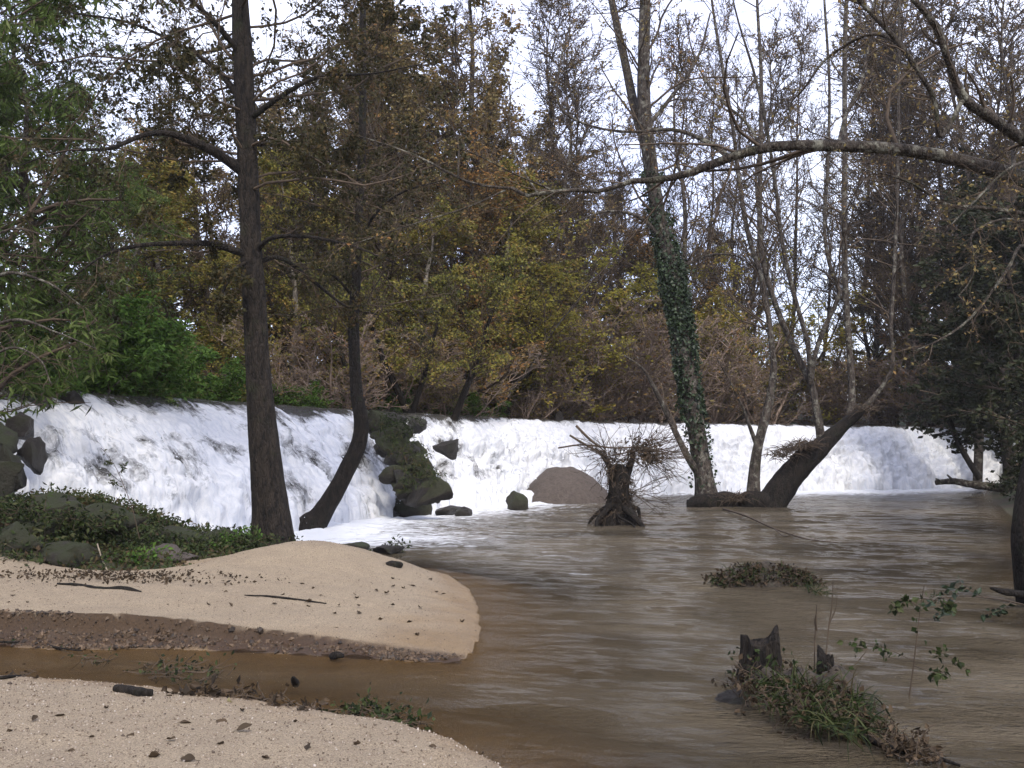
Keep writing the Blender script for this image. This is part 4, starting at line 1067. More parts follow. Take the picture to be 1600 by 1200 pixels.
def plant(kind, var, px, depth, top, rz, label, wide=1.0, group=None, tilt=0.0):
    K = KINDS[kind][var % len(KINDS[kind])]
    x = (px - 800.0) / F * depth
    z = bed1(x, depth)
    H = at(px, top, depth)[2] - z
    s = H / K['H']
    name, cat = KCAT[kind]
    wide = wide * WIDE.get(kind, 1.0)
    e = empty(name, (x, depth, z - 0.05), rz, (s * wide, s * wide, s)); e.rotation_euler = (0, tilt, rz)
    link('trunk', K['trunk'], e)
    c_ = link('crown', K['crown'], e)
    if K['foliage'] is not None: link('foliage', K['foliage'], c_)
    return tag(e, label, cat, group or KGRP[cat])

BGT = [
 ('willow', 0, -30, 17.5, -120, 0.3, 'lush green willow-leaved tree cut off by the left picture edge', 1.0),
 ('willow', 1, 75, 22.0, 120, 2.0, 'green willow-leaved tree above the left end of the falls', 1.15),
 ('willow', 0, -60, 25.0, 0, 4.0, 'tall green tree in the upper left corner behind the nearer willow', 1.1),
 ('olive', 0, 165, 29.0, 262, 1.0, 'olive-green tree on the slope left of the thick alder trunk', 1.2),
 ('olive', 1, 260, 32.0, 285, 2.2, 'olive tree with pale trunk between the green slope and thick alder', 1.2),
 ('orange', 0, 205, 36.0, 235, 0.5, 'small orange-tinged tree high on the left slope', 1.0),
 ('brown', 0, 330, 35.0, 215, 3.0, 'brown-leaved tree with a short pale trunk just left of the thick alder', 1.1),
 ('willow', 1, 120, 36.0, 210, 5.0, 'blue-green tree farther back on the upper left slope', 1.1),
 ('orange', 0, 440, 36.0, 255, 2.5, 'orange-leaved tree just right of the thick alder', 1.1),
 ('olive', 0, 478, 33.0, 255, 4.0, 'olive tree with whitish trunk between the thick alder and slender alder', 0.8),
 ('brown', 1, 520, 39.0, 90, 0.8, 'tall brown tree right behind the slender alder, left side', 1.1),
 ('brown', 0, 615, 38.0, 60, 1.9, 'tall brown tree right of the slender alder', 1.1),
 ('brown', 1, 668, 42.0, 40, 4.4, 'dense brown tree in the wood above the mossy stone pile', 1.0),
 ('brown', 0, 722, 43.0, 8, 5.2, 'tallest dense brown-olive tree left of the open sky', 1.0),
 ('brown', 1, 775, 45.0, 150, 2.9, 'brown tree at the left edge of the open sky', 0.9),
 ('orange', 0, 700, 37.0, 255, 1.2, 'rust-tinged tree under the end of the arching limb', 1.2),
 ('olive', 1, 560, 34.5, 330, 3.3, 'low olive tree behind the slender alder trunk', 1.2),
 ('olive', 1, 800, 48.0, 300, 0.2, 'olive tree behind the yellow-green shrub', 1.2),
 ('orange', 0, 855, 50.0, 290, 4.0, 'russet tree beneath the arching limb in the centre', 1.2),
 ('bare', 0, 890, 53.0, 120, 0.7, 'thin bare tree left of the ivy-wrapped trunk, under open sky', 0.9),
 ('bare', 1, 940, 55.0, 210, 2.1, 'bare grey tree just left of the ivy-wrapped trunk', 1.1),
 ('bare', 2, 985, 57.0, 270, 3.6, 'bare twiggy tree behind the ivy-wrapped trunk', 1.2),
 ('orange', 0, 1035, 56.0, 350, 5.1, 'rust-brown tree right behind the ivy-wrapped trunk', 1.2),
 ('bare', 0, 1085, 55.0, 300, 4.2, 'bare tree between the ivy-wrapped trunk and the pale stem', 1.2),
 ('bare', 1, 1100, 60.0, 60, 1.0, 'tall thin bare tree against the sky right of the ivy-wrapped trunk', 0.7),
 ('bare', 2, 1245, 62.0, 20, 5.5, 'tall bare tree seen through the thin alder stems', 0.7),
 ('bare', 0, 1362, 60.0, 10, 2.7, 'tall bare tree between the two rightmost alder stems', 0.7),
 ('olive', 0, 1228, 64.0, 505, 2.0, 'low distant olive tree under the gap of sky', 1.4),
 ('brown', 1, 1300, 68.0, 500, 0.0, 'low distant brown tree behind the broken alder bole', 1.4),
 ('olive', 1, 1375, 62.0, 455, 1.0, 'distant olive tree left of the dark evergreens', 1.3),
 ('bare', 1, 1425, 52.0, 170, 0.4, 'bare brownish tree at the left edge of the right-hand wood', 1.1),
 ('bare', 0, 1475, 50.0, 20, 3.8, 'tall bare twiggy tree above the dark evergreens', 1.6),
 ('bare', 2, 1520, 46.0, -60, 1.4, 'tall bare tree high above the dark evergreens', 1.0),
 ('bare', 1, 1580, 44.0, -60, 2.4, 'tall bare twiggy tree in the upper right corner', 1.1),
 ('brown', 0, 1540, 54.0, 200, 5.9, 'brown tree behind the dark evergreens near the right edge', 1.2),
 ('evergreen', 0, 1555, 50.0, 440, 0.2, 'dark evergreen at the far right end of the falls', 1.0),
 ('evergreen', 1, 1570, 38.0, 360, 1.6, 'broad dark evergreen hanging over the right end of the falls', 1.1),
 ('evergreen', 0, 1640, 30.0, 300, 3.0, 'dark evergreen tree on the right bank at the picture edge', 1.0),
 ('evergreen', 1, 1700, 20.0, 400, 4.6, 'nearest dark evergreen, mostly beyond the right picture edge', 0.9),
 ('evergreen', 1, 1590, 46.0, 300, 0.9, 'tall dark evergreen behind the others on the right bank', 1.0),
 ('yellow', 0, 745, 39.0, 365, 0.3, 'bright yellow-green shrub in the middle of the wood', 1.3),
 ('yellow', 1, 835, 45.0, 400, 1.8, 'yellow-green shrub left of the bare pinkish bushes', 1.4),
 ('yellow', 0, 1140, 54.0, 378, 2.9, 'yellow autumn shrub between the ivy trunk and pale stem', 1.0),
 ('yellow', 1, 1185, 55.0, 440, 4.1, 'yellow-olive shrub behind the pale stem', 1.2),
 ('pinkbush', 0, 900, 46.0, 455, 0.0, 'bare pinkish-brown bush above the big boulder', 1.2),
 ('pinkbush', 1, 960, 48.0, 440, 1.0, 'bare reddish-grey bush above the dead root stump', 1.3),
 ('pinkbush', 0, 1030, 49.0, 455, 2.0, 'bare pinkish bush left of the ivy-wrapped trunk', 1.3),
 ('pinkbush', 1, 1100, 51.0, 480, 3.5, 'bare reddish bush right of the ivy-wrapped trunk', 1.2),
 ('pinkbush', 0, 1270, 58.0, 540, 5.0, 'far greyish bare bush behind the broken bole', 1.6),
 ('pinkbush', 1, 1345, 56.0, 540, 0.6, 'far greyish bare bush left of the evergreens', 1.6),
 ('pinkbush', 1, 1415, 52.0, 530, 2.6, 'grey bare bush at the foot of the far evergreen', 1.5),
 ('pinkbush', 0, 520, 31.0, 480, 3.1, 'bare bush behind the crest left of the slender alder', 1.2),
 ('pinkbush', 1, 800, 40.0, 500, 4.5, 'bare brushwood behind the crest left of the big boulder', 1.3),
 ('olive', 0, 880, 47.0, 420, 2.4, 'small olive tree behind the bare pinkish bushes', 1.1),
 ('leaning', 0, 598, 31.0, 420, 0.2, 'dark trunk leaning right behind the mossy stone pile, leftmost', 1.0),
 ('leaning', 1, 625, 32.0, 440, 5.9, 'dark trunk leaning behind the mossy stone pile, second from left', 1.0),
 ('leaning', 0, 655, 32.5, 400, 0.5, 'dark leaning trunk behind the mossy stone pile, third from left', 1.0),
 ('leaning', 1, 690, 33.0, 410, 6.1, 'dark leaning trunk behind the mossy stone pile, rightmost', 1.0),
 ('brown', 1, 470, 46.0, 160, 3.7, 'brown tree deep in the wood between the two near alders', 1.2),
 ('brown', 0, 400, 44.0, 230, 0.9, 'brown tree deep in the wood behind the thick alder trunk', 1.2),
 ('olive', 1, 640, 35.0, 330, 5.6, 'olive tree just above the leaning dark trunks', 1.2),
 ('olive', 0, 760, 41.0, 280, 1.1, 'tall olive tree over the bright yellow-green shrub', 1.0),
 ('brown', 1, 830, 55.0, 190, 2.2, 'brown tree reaching into the open sky left of centre', 1.0),
 ('bare', 1, 780, 50.0, 60, 5.0, 'slim bare tree against the brightest sky near the top centre', 0.7),
 ('brown', 0, 960, 60.0, 330, 4.9, 'brown tree far behind the bare pinkish bushes', 1.3),
 ('brown', 1, 1090, 62.0, 380, 0.4, 'brown tree far behind the yellow autumn shrub', 1.2),
 ('orange', 0, 1180, 62.0, 420, 3.0, 'ochre tree far behind the pale alder stem', 1.2),
 ('bare', 0, 1160, 57.0, 130, 3.3, 'bare tree rising behind the leftmost thin alder stems', 0.9),
 ('bare', 2, 1290, 66.0, 200, 0.1, 'faint bare tree far back in the gap of sky', 0.8),
 ('bare', 1, 1450, 56.0, 60, 4.0, 'bare tree crown filling the sky near the upper right', 1.5),
 ('bare', 0, 1400, 58.0, 60, 6.0, 'bare tree behind the rightmost alder stem', 0.9),
 ('pinkbush', 0, 690, 36.0, 500, 0.8, 'brown brushwood behind the leaning dark trunks', 1.3),
 ('pinkbush', 1, 440, 30.0, 470, 5.3, 'brown brushwood just right of the thick alder trunk', 1.3),
 ('pinkbush', 0, 590, 34.0, 470, 1.6, 'brown brushwood right of the slender alder trunk', 1.3),
 ('pinkbush', 1, 1190, 53.0, 500, 4.8, 'bare brushwood behind the pale alder stem', 1.4),
 ('pinkbush', 0, 855, 44.0, 520, 3.9, 'low bare brushwood directly above the big boulder', 1.3),
 ('olive', 1, 350, 29.0, 400, 4.4, 'olive tree close behind the thick alder on its left', 1.1),
 ('willow', 0, 190, 27.0, 300, 1.2, 'green lance-leaved tree in the middle of the left slope', 1.0),
 ('bare', 1, 850, 52.0, -20, 2.8, 'bare tree spreading over the bright sky at the top centre', 1.1),
 ('bare', 0, 920, 50.0, 20, 4.1, 'bare tree crossing the arching limb left of the ivy trunk', 1.0),
 ('bare', 2, 560, 47.0, -30, 1.1, 'tall bare tree far behind the slender alder', 1.0),
 ('bare', 1, 250, 46.0, 60, 0.6, 'bare tree far back left of the thick alder', 1.0),
 ('bare', 2, 1440, 49.0, 120, 3.5, 'greyish bare tree above the far right end of the falls', 1.2),
 ('pinkbush', 0, 1480, 54.0, 470, 1.9, 'dim bare brushwood beyond the far right end of the falls', 1.5),
 ('olive', 1, 1440, 57.0, 400, 2.7, 'dull olive tree beyond the far right end of the falls', 1.2),
 ('evergreen', 0, 1665, 14.5, 640, 2.2, 'dark leafy bush on the right bank behind the overhanging trunk', 1.0),
 ('brown', 0, 240, 50.0, 290, 2.0, 'brown tree far back on the left slope', 1.2),
 ('olive', 1, 380, 47.0, 270, 0.3, 'olive tree far back right behind the thick alder trunk', 1.3),
 ('orange', 0, 540, 50.0, 240, 1.5, 'rusty tree far back between the two near alders', 1.3),
 ('olive', 0, 620, 52.0, 220, 4.7, 'olive tree far back right of the slender alder', 1.2),
 ('orange', 0, 770, 56.0, 260, 3.4, 'rusty tree far back behind the yellow-green shrub', 1.3),
 ('brown', 1, 900, 60.0, 270, 5.3, 'brown tree far back left of the ivy-wrapped trunk', 1.3),
 ('olive', 1, 1010, 62.0, 380, 0.9, 'olive tree far back behind the ivy-wrapped trunk', 1.3),
 ('yellow', 1, 680, 40.0, 400, 5.0, 'yellow-green shrub above the leaning dark trunks', 1.4),
 ('yellow', 0, 800, 42.0, 330, 3.0, 'highest yellow-green shrub left of the bare bushes', 1.1),
 ('bare', 2, 1050, 52.0, 40, 0.4, 'bare tree right behind the upper ivy-clad alder', 1.1),
 ('bare', 0, 1150, 54.0, 100, 1.7, 'bare tree rising left of the fork of thin alder stems', 1.1),
 ('bare', 1, 1385, 56.0, 60, 2.9, 'bare tree just right of the straight tall alder stem', 1.0),
 ('bare', 2, 1560, 52.0, 40, 4.3, 'bare tree filling the sky under the upper right limb', 1.3),
 ('bare', 0, 1500, 58.0, 60, 5.6, 'bare tree left of the upper right corner', 1.3),
 ('olive', 0, 1530, 58.0, 260, 0.8, 'dull olive tree above the dark evergreens', 1.3),
 ('bare', 0, 300, 33.0, 150, 0.9, 'twiggy brown tree close behind the thick alder, left side', 1.2),
 ('bare', 1, 455, 34.0, 60, 2.3, 'twiggy brown tree between the two near alders, nearer one', 1.2),
 ('bare', 2, 510, 36.0, 120, 3.8, 'twiggy brown tree just left of the slender alder', 1.2),
 ('bare', 0, 635, 37.0, 100, 5.2, 'twiggy brown tree just right of the slender alder', 1.2),
 ('bare', 1, 700, 40.0, 90, 0.2, 'twiggy brown tree above the leaning dark trunks', 1.2),
 ('bare', 2, 790, 44.0, 200, 1.7, 'twiggy brown tree above the yellow-green shrub', 1.3),
 ('bare', 0, 860, 47.0, 250, 3.1, 'twiggy brown tree above the big boulder', 1.3),
 ('bare', 1, 160, 34.0, 170, 4.6, 'twiggy brown tree among the green trees at the left', 1.1),
 ('greenbush', 0, 20, 19.5, 520, 0.0, 'dark green bush at the left edge above the falls', 1.3),
 ('greenbush', 1, 110, 21.5, 470, 1.0, 'bright green bush at the top of the left slope', 1.5),
 ('greenbush', 0, 190, 23.5, 490, 2.0, 'bright green bush in the middle of the left slope', 1.4),
 ('greenbush', 1, 260, 25.5, 530, 3.0, 'bright green bush lower on the left slope', 1.5),
 ('greenbush', 0, 330, 28.0, 560, 4.0, 'low green bush at the foot of the left slope by the alder', 1.6),
 ('greenbush', 1, 585, 33.0, 580, 5.0, 'small bright green bush behind the crest by the leaning trunks', 1.2),
 ('greenbush', 0, 720, 38.0, 606, 1.4, 'low green bush behind the crest right of the leaning trunks', 1.6),
 ('greenbush', 1, 480, 30.5, 590, 2.2, 'low green bush behind the crest right of the thick alder', 1.5),
]
for b_ in BGT: plant(*b_)

# far wooded hillside that reads as one mass
rng = np.random.default_rng(55)
mb = MB(); M = 42000
xx = rng.uniform(-60, 95, M); yy = rng.uniform(66, 100, M)
hz = bed(xx, yy)
top = np.minimum(1.7 + (706 - 520) / F * yy, 16) * (0.75 + 0.35 * fbm(xx * 0.12, yy * 0.12, 0.5, 4)) 
zz = hz + np.maximum(top - hz, 1.5) * rng.random(M) ** 0.6
C0 = np.c_[xx, yy, zz]
add_leaves(mb, np.stack([C0, C0 + 0.3], 1), 1, rng, 0.5, 0.5, 0.1, 0.3)
tag(mb.build('far_wood', L_BROWN, smooth=False), 'brownish far wood seen low between the nearer trees', 'wood', kind='stuff')
# ------------------------------------------------------------------ ground cover on the banks (nobody could count it)
def cover(name, mat, label, sel, n, size, aspect, droop, lift, rng, clump=0.7, floor=None):
    x, y = sel(n)
    z = bed(x, y)
    if floor is not None: z = np.maximum(z, floor)
    ok = z > 0.06
    x, y, z = x[ok], y[ok], z[ok]
    c = vn(x / clump, y / clump, 0.5)
    ok = c > rng.uniform(-0.9, 0.3, len(x))
    x, y, z = x[ok], y[ok], z[ok]
    h = lift * rng.random(len(x)) * (0.6 + 0.8 * (fbm(x * 0.8, y * 0.8, 2.0, 3) + 0.5))
    C0 = np.c_[x, y, z + h]
    mb = MB(); add_leaves(mb, np.stack([C0, C0 + 0.01], 1), 1, rng, size, aspect, droop, 0.02)
    return tag(mb.build(name, mat, smooth=False), label, 'ground cover', kind='stuff')
rng = np.random.default_rng(91)
def up_sel(a, b, s0, s1):
    def f(n):
        i = rng.integers(int(a * 399), int(b * 399), n); s_ = rng.uniform(s0, s1, n)
        p = CREST[i] - CN[i] * s_[:, None]
        return p[:, 0], p[:, 1]
    return f
cover('slope_undergrowth', L_GREEN, 'bright green undergrowth covering the slope above the left falls', up_sel(0.02, 0.34, 0.15, 11), 46000, 0.15, 0.4, 0.3, 0.55, rng, floor=ZC - 0.08)
cover('bank_grass', L_GREEN, 'green grass and herbs on the bank behind the weir', up_sel(0.3, 0.62, 9.5, 20), 30000, 0.17, 0.3, 0.0, 0.35, rng)
cover('leaf_litter', L_DEAD, 'dead brown leaves lying under the wood behind the weir', up_sel(0.1, 0.9, 3, 26), 30000, 0.2, 0.7, 0.0, 0.05, rng)
cover('bank_herbs', L_BANK, 'mossy herbs and trailing leaves on the left bank', lambda n: (rng.uniform(-9.5, -2.9, n), rng.uniform(11.2, 16.2, n)), 30000, 0.07, 0.5, 0.3, 0.16, rng, 0.3)
cover('bank_dead_leaves', L_DEAD, 'dead brown leaves scattered over the left bank', lambda n: (rng.uniform(-9.5, -2.9, n), rng.uniform(11.0, 16.2, n)), 9000, 0.075, 0.7, 0.0, 0.03, rng, 0.5)
def rb_sel(n):
    i = rng.integers(1, len(RB) - 1, n); t_ = rng.random(n); p = RB[i] * (1 - t_[:, None]) + RB[i + 1 - 1 + 0] * 0 + RB[i] * 0 + RB[np.minimum(i + 1, len(RB) - 1)] * t_[:, None]
    return p[:, 0] + rng.uniform(-0.4, 5, n), p[:, 1] + rng.uniform(-1, 1, n)
cover('right_bank_herbs', L_EVER, 'dark undergrowth along the right bank', rb_sel, 16000, 0.15, 0.5, 0.3, 0.6, rng)

# leaf litter mixed into the upper sand on the left
def litter(name, label, cx, cy, sx, sy, n, size, mat, seed):
    r = np.random.default_rng(seed)
    x = cx + r.normal(size=n) * sx; y = cy + r.normal(size=n) * sy
    z = land(x, y); ok = z > 0.015; x, y, z = x[ok], y[ok], z[ok]
    C0 = np.c_[x, y, z + 0.012 + 0.01 * r.random(len(x))]
    mb = MB(); add_leaves(mb, np.stack([C0, C0 + 0.005], 1), 1, r, size, 0.6, 0.0, 0.004)
    return tag(mb.build(name, mat, smooth=False), label, 'litter', kind='stuff')
q = on(180, 915, 0.25); litter('leaf_litter', 'brown leaf litter on the upper left of the sandbar', q[0], q[1], 0.7, 0.22, 700, 0.05, L_DEAD, 1)

# ------------------------------------------------------------------ pebbles in the near sand
def pebble_mat(name, cols):
    m, t, o = new_mat(name)
    c = ramp(t, [(i / (len(cols) - 1), c) for i, c in enumerate(cols)], attr(t, 'tint')).outputs[0]
    b = nd(t, 'ShaderNodeBsdfPrincipled', Roughness=0.7); t.links.new(c, b.inputs['Base Color']); t.links.new(b.outputs[0], o.inputs[0])
    return m
PEB = pebble_mat('river_pebble', [(0.05, 0.034, 0.022), (0.12, 0.085, 0.055), (0.2, 0.15, 0.105), (0.27, 0.215, 0.16), (0.42, 0.37, 0.31)])
r = np.random.default_rng(12)
n = 17000
x = r.uniform(-5.6, 1.0, n); y = r.uniform(4.2, 7.4, n)
z = nearsand_z(x, y); ok = z > 0.01; x, y, z = x[ok], y[ok], z[ok]
mb = MB(); octas(mb, np.c_[x, y, z + 0.001], r.uniform(0.003, 0.0085, len(x)) * r.choice([0.8, 1, 1.5], len(x), p=[.55, .37, .08]), r, tint=r.random(len(x)))
tag(mb.build('gravel', PEB), 'fine pale and brown gravel in the near sand', 'gravel', kind='stuff')
n = 5000
x = r.uniform(-9, -0.3, n); y = r.uniform(8.2, 14, n)
z = sandbar_z(x, y); ok = z > 0.02; x, y, z = x[ok], y[ok], z[ok]
mb = MB(); octas(mb, np.c_[x, y, z + 0.001], r.uniform(0.004, 0.009, len(x)), r, tint=r.random(len(x)) * 0.8)
tag(mb.build('gravel', PEB), 'sparse grains of gravel on the middle sandbar', 'gravel', kind='stuff')

n = 9000
r2 = np.random.default_rng(44)
k_ = r2.integers(0, len(SB_FRONT) - 1, n); t_ = r2.random(n)[:, None]
p_ = SB_FRONT[k_] * (1 - t_) + SB_FRONT[k_ + 1] * t_
x = p_[:, 0]; y = p_[:, 1] + r2.random(n) ** 1.3 * 0.36
z = sandbar_z(x, y); top_ = 0.27 - 0.25 * np.clip((x + 3.9) / 3.4, 0, 1)
ok = (z > 0.005) & (z < top_ * 0.97) & (vn(x * 3, y * 3, .4) > r2.uniform(-.8, .5, n)); x, y, z = x[ok], y[ok], z[ok]
mb = MB(); octas(mb, np.c_[x, y, z], r2.uniform(0.006, 0.024, len(x)) * r2.choice([.7, 1, 1.7], len(x), p=[.6, .3, .1]), r2, tint=r2.random(len(x)))
CLOD = pebble_mat('damp_sand_clod', [(0.010, 0.006, 0.003), (0.035, 0.021, 0.010), (0.07, 0.043, 0.021), (0.11, 0.07, 0.038)])
tag(mb.build('sand_clods', CLOD, smooth=False), 'crumbled damp clods along the eroded edge of the middle sandbar', 'sand clods', kind='stuff')

# ------------------------------------------------------------------ single dead leaves on the sand
def curled_leaf_mesh(seed, L=0.07):
    r = np.random.default_rng(seed)
    nu, nv = 7, 5
    u = np.linspace(0, 1, nu)[:, None]; v = np.linspace(-1, 1, nv)[None]
    w = 0.34 * np.sin(np.pi * np.clip(u, 0.03, 0.97)) ** 0.7
    X_ = u * L + 0 * v; Y_ = v * w * L; Z_ = L * (0.45 * (v * w / 0.34) ** 2 * r.uniform(0.5, 1.2) + 0.55 * (u - 0.5) ** 2 * r.uniform(0.3, 1.6)) + 0.02 * L * r.normal(size=(nu, nv))
    mb = MB(); mb.add(np.stack([X_, Y_, Z_], -1), grid_faces(nu, nv), r.uniform(0, 0.75))
    S0 = np.array([[[-0.35 * L, 0, 0.02 * L], [-0.1 * L, 0.02 * L, 0.10 * L], [0.1 * L, 0, 0.13 * L]]]); vv, ff = tubes(S0, np.full((1, 3), 0.02 * L), 3); mb.add(vv, ff, 0.3)
    return mb.mesh('fallen_leaf', L_DEAD)
LEAFM = [curled_leaf_mesh(i) for i in range(6)]
r = random.Random(3)
def drop_leaf(px, py, zf, label, group, s=1.0):
    z = 0.2
    for _ in range(6):
        p = on(px, py, z); z = float(zf(np.array([p[0]]), np.array([p[1]]))[0])
        z = max(z, 0.0)
    p = on(px, py, z)
    o_ = link('fallen_leaf', r.choice(LEAFM)); o_.location = (p[0], p[1], z + 0.004)
    o_.rotation_euler = (r.uniform(-0.5, 0.5), r.uniform(-0.4, 0.4), r.uniform(0, 6.28)); o_.scale = [s * k_ for k_ in (r.uniform(0.5, 1.1), r.uniform(0.5, 1.1), r.uniform(0.35, 0.9))]
    return tag(o_, label, 'leaf', group)
MID = [(612, 918), (470, 885), (486, 890), (468, 912), (414, 917), (555, 930), (565, 917), (590, 925), (602, 928), (610, 946), (530, 947), (525, 960), (527, 981), (560, 960), (484, 948), (478, 942), (425, 945), (327, 946), (295, 935), (362, 948), (262, 949), (350, 926), (300, 916), (555, 935), (640, 915), (655, 950), (680, 925), (720, 972), (648, 992), (645, 972), (688, 930), (520, 903), (540, 896), (632, 920), (612, 905), (574, 890), (380, 955), (18, 925), (20, 932), (44, 942), (16, 942), (445, 903), (500, 930), (560, 945), (672, 905), (598, 968), (440, 930)]
for (px, py) in MID: drop_leaf(px, py, sandbar_z, 'small curled dark dead leaf lying on the middle sandbar', 'dead leaves on the middle sandbar')
NEAR = [(338, 1127, 1.25), (281, 1131, 1.0), (370, 1143, 1.1), (380, 1113, .8), (261, 1157, .8), (250, 1183, 1.0), (305, 1190, 1.1), (340, 1165, .7), (60, 1061, .9), (50, 1128, 1), (85, 1121, .9), (618, 1158, 1.2), (670, 1167, .7), (480, 1173, .8), (200, 1150, .9), (138, 1152, .7), (105, 1174, .8), (465, 1129, .7), (553, 1166, .8), (420, 1187, .7), (756, 1179, .7), (20, 1143, .7), (162, 1108, .7)]
for (px, py, s) in NEAR: drop_leaf(px, py, nearsand_z, 'curled brown dead leaf lying on the near gravelly sand', 'dead leaves on the near sand', s)
# the pale leaf standing out of the drift line
o_ = drop_leaf(360, 1098, nearsand_z, 'single pale yellow leaf standing up in the drift line', None, 1.5); o_.name = 'yellow_leaf'
me = o_.data.copy(); me.materials[0] = L_PALE_LEAF; o_.data = me; o_.rotation_euler = (1.0, 0.2, 2.2)

# ------------------------------------------------------------------ sticks, logs, drift
def stick(name, label, pts, bark, seed=0, sides=9, cat='stick', side=None):
    """pts: world points with radius"""
    P_ = np.array([p[:3] for p in pts], float); R_ = np.array([p[3] for p in pts], float)
    o0 = P_.mean(0)
    mb = MB(); add_big(mb, P_ - o0, R_, sides=sides, n=24, seed=seed, rough=0.16, freq=14)
    for sp in side or []:
        S0 = np.array([p[:3] for p in sp]) - o0; add_big(mb, S0, [p[3] for p in sp], sides=6, n=10, seed=seed + 1, rough=0.1, freq=14)
    # closed near end
    e = mb.build(name, bark); e.location = tuple(o0)
    return tag(e, label, cat)
def ss(px, py, r, zf=None):
    z = 0.2
    for _ in range(8):
        p = on(px, py, z); z = max(0.0, float((zf or nearsand_z)(np.array([p[0]]), np.array([p[1]]))[0])) + r * 0.6
    return (*on(px, py, z), r)
def sp(px, py, z, r, zf=None):
    p = on(px, py, z); return (*p, r)
stick('log_piece', 'short thick piece of dark wood on the near sand edge', [ss(182, 1076, .028), ss(205, 1079, .031), ss(222, 1082, .031), ss(237, 1083, .027)], BARK_DARK, 1, 12, 'log')
stick('driftwood', 'dark chunk of driftwood at the far right edge of the middle sandbar', [ss(597, 886, .03, sandbar_z), ss(610, 884, .06, sandbar_z), ss(622, 883, .05, sandbar_z), ss(628, 882, .02, sandbar_z)], BARK_DARK, 2, 10, 'driftwood', [[ss(600, 885, .02, sandbar_z), ss(580, 884, .012, sandbar_z), ss(565, 883, .005, sandbar_z)]])
stick('stick', 'thin crooked brown stick across the top of the middle sandbar', [ss(382, 930, .006, sandbar_z), ss(420, 932, .012, sandbar_z), ss(450, 935, .012, sandbar_z), ss(480, 939, .011, sandbar_z), ss(510, 943, .006, sandbar_z)], BARK_DARK, 3)
stick('stick', 'dark curved root lying on the leaf-littered upper left sand', [ss(90, 912, .012, sandbar_z), ss(120, 914, .02, sandbar_z), ss(160, 920, .022, sandbar_z), ss(195, 920, .03, sandbar_z), ss(220, 925, .012, sandbar_z)], BARK_DARK, 4)
stick('stick', 'thin black twig at the left foot of the eroded sand edge', [sp(-5, 1003, .03, .01), sp(60, 1005, .03, .012), sp(90, 1012, .02, .010), sp(128, 1017, .02, .005)], BARK_DARK, 5)
stick('stick', 'dark wet stick at the left edge of the near sand', [ss(-20, 1062, .012), ss(10, 1058, .014), ss(32, 1056, .008)], BARK_DARK, 6)
stick('wood_stub', 'small dark pointed stub standing in the shallow channel', [sp(462, 1068, -.02, .030), sp(460, 1064, .02, .026), sp(459, 1060, .05, .018), sp(457, 1058, .075, .006)], BARK_DARK, 7, 10, 'stub')
stick('wood_stub', 'small black lump of wood at the foot of the eroded sand edge', [sp(518, 1026, .02, .025), sp(527, 1024, .04, .03), sp(537, 1025, .03, .015)], BARK_DARK, 8, 10, 'stub')
stick('stick', 'pale dry stalk leaning across the green left bank', [(*at(152, 850, 12.4), .010), (*at(162, 880, 12.2), .009), (*at(178, 908, 12.0), .007)], TWIG_PALE, 9)
stick('branch', 'slender dead branch trailing in the water right of the alder clump', [sp(1130, 795, .05, .03), sp(1165, 806, .1, .025), sp(1210, 826, .08, .02), sp(1260, 842, .05, .015), sp(1310, 848, .03, .008)], TWIG, 10, 6, 'branch', [[sp(1210, 826, .08, .015), sp(1225, 838, .1, .01), sp(1240, 834, .2, .006)]])
stick('fallen_log', 'fallen brown log lying at the water edge on the far right', [(*at(1462, 754, 40), .10), (*at(1490, 752, 39.5), .13), (*at(1520, 757, 39), .15), (*at(1560, 762, 38.5), .17), (*at(1610, 775, 38), .18)], BARK_LICHEN, 11, 10, 'log', [[(*at(1490, 752, 39.5), .07), (*at(1480, 742, 39.4), .03)], [(*at(1475, 754, 39.8), .06), (*at(1462, 748, 39.8), .03)]])
stick('dark_branch', 'dark branch sticking out of the right bank low over the water', [(*at(1640, 945, 11), .06), (*at(1600, 930, 10.8), .045), (*at(1570, 925, 10.6), .035), (*at(1548, 919, 10.5), .015)], BARK_DARK, 12, 8, 'branch')
stick('dead_branch', 'thin dark fallen stem arching at the right edge of the falls', [(*at(1530, 748, 38), .12), (*at(1510, 715, 38), .11), (*at(1492, 680, 38.2), .10), (*at(1478, 640, 38.4), .09), (*at(1462, 600, 38.6), .06), (*at(1440, 560, 38.8), .03)], BARK_DARK, 13, 8, 'branch')

def drift(name, label, spots, seed, mats=(TWIG, L_DEAD), nt=10, tl=0.12, nl=14, ls=0.05, zf=None, cat='debris', r=0.004, sx=0.05):
    """a heap of twigs with leaves caught in it, one thing"""
    rg = np.random.default_rng(seed)
    c = np.array([on(px, py, z) for px, py, z in spots]); o0 = c.mean(0)
    e = empty(name, o0)
    mb = MB(); lv = MB()
    for p in c - o0:
        G = np.zeros((nt, 5, 3)); G[:, 0] = p + rg.normal(size=(nt, 3)) * np.array([sx, sx, 0.008]) + np.array([0, 0, .01])
        d = norm(rg.normal(size=(nt, 3)) * np.array([1, 1, .25]))
        for j in range(1, 5):
            d = norm(d + rg.normal(size=(nt, 3)) * 0.3 * np.array([1, 1, .4])); G[:, j] = G[:, j - 1] + d * tl / 4
        v, f = tubes(G, np.full((nt, 5), r) * np.linspace(1, .4, 5), 4); mb.add(v, f)
        add_leaves(lv, G, max(1, nl // nt), rg, ls, 0.5, 0.0, 0.02)
    mb.build('twig_tangle', mats[0], e)
    lv.build('leaf_tangle', mats[1], e, smooth=False)
    return tag(e, label, cat)
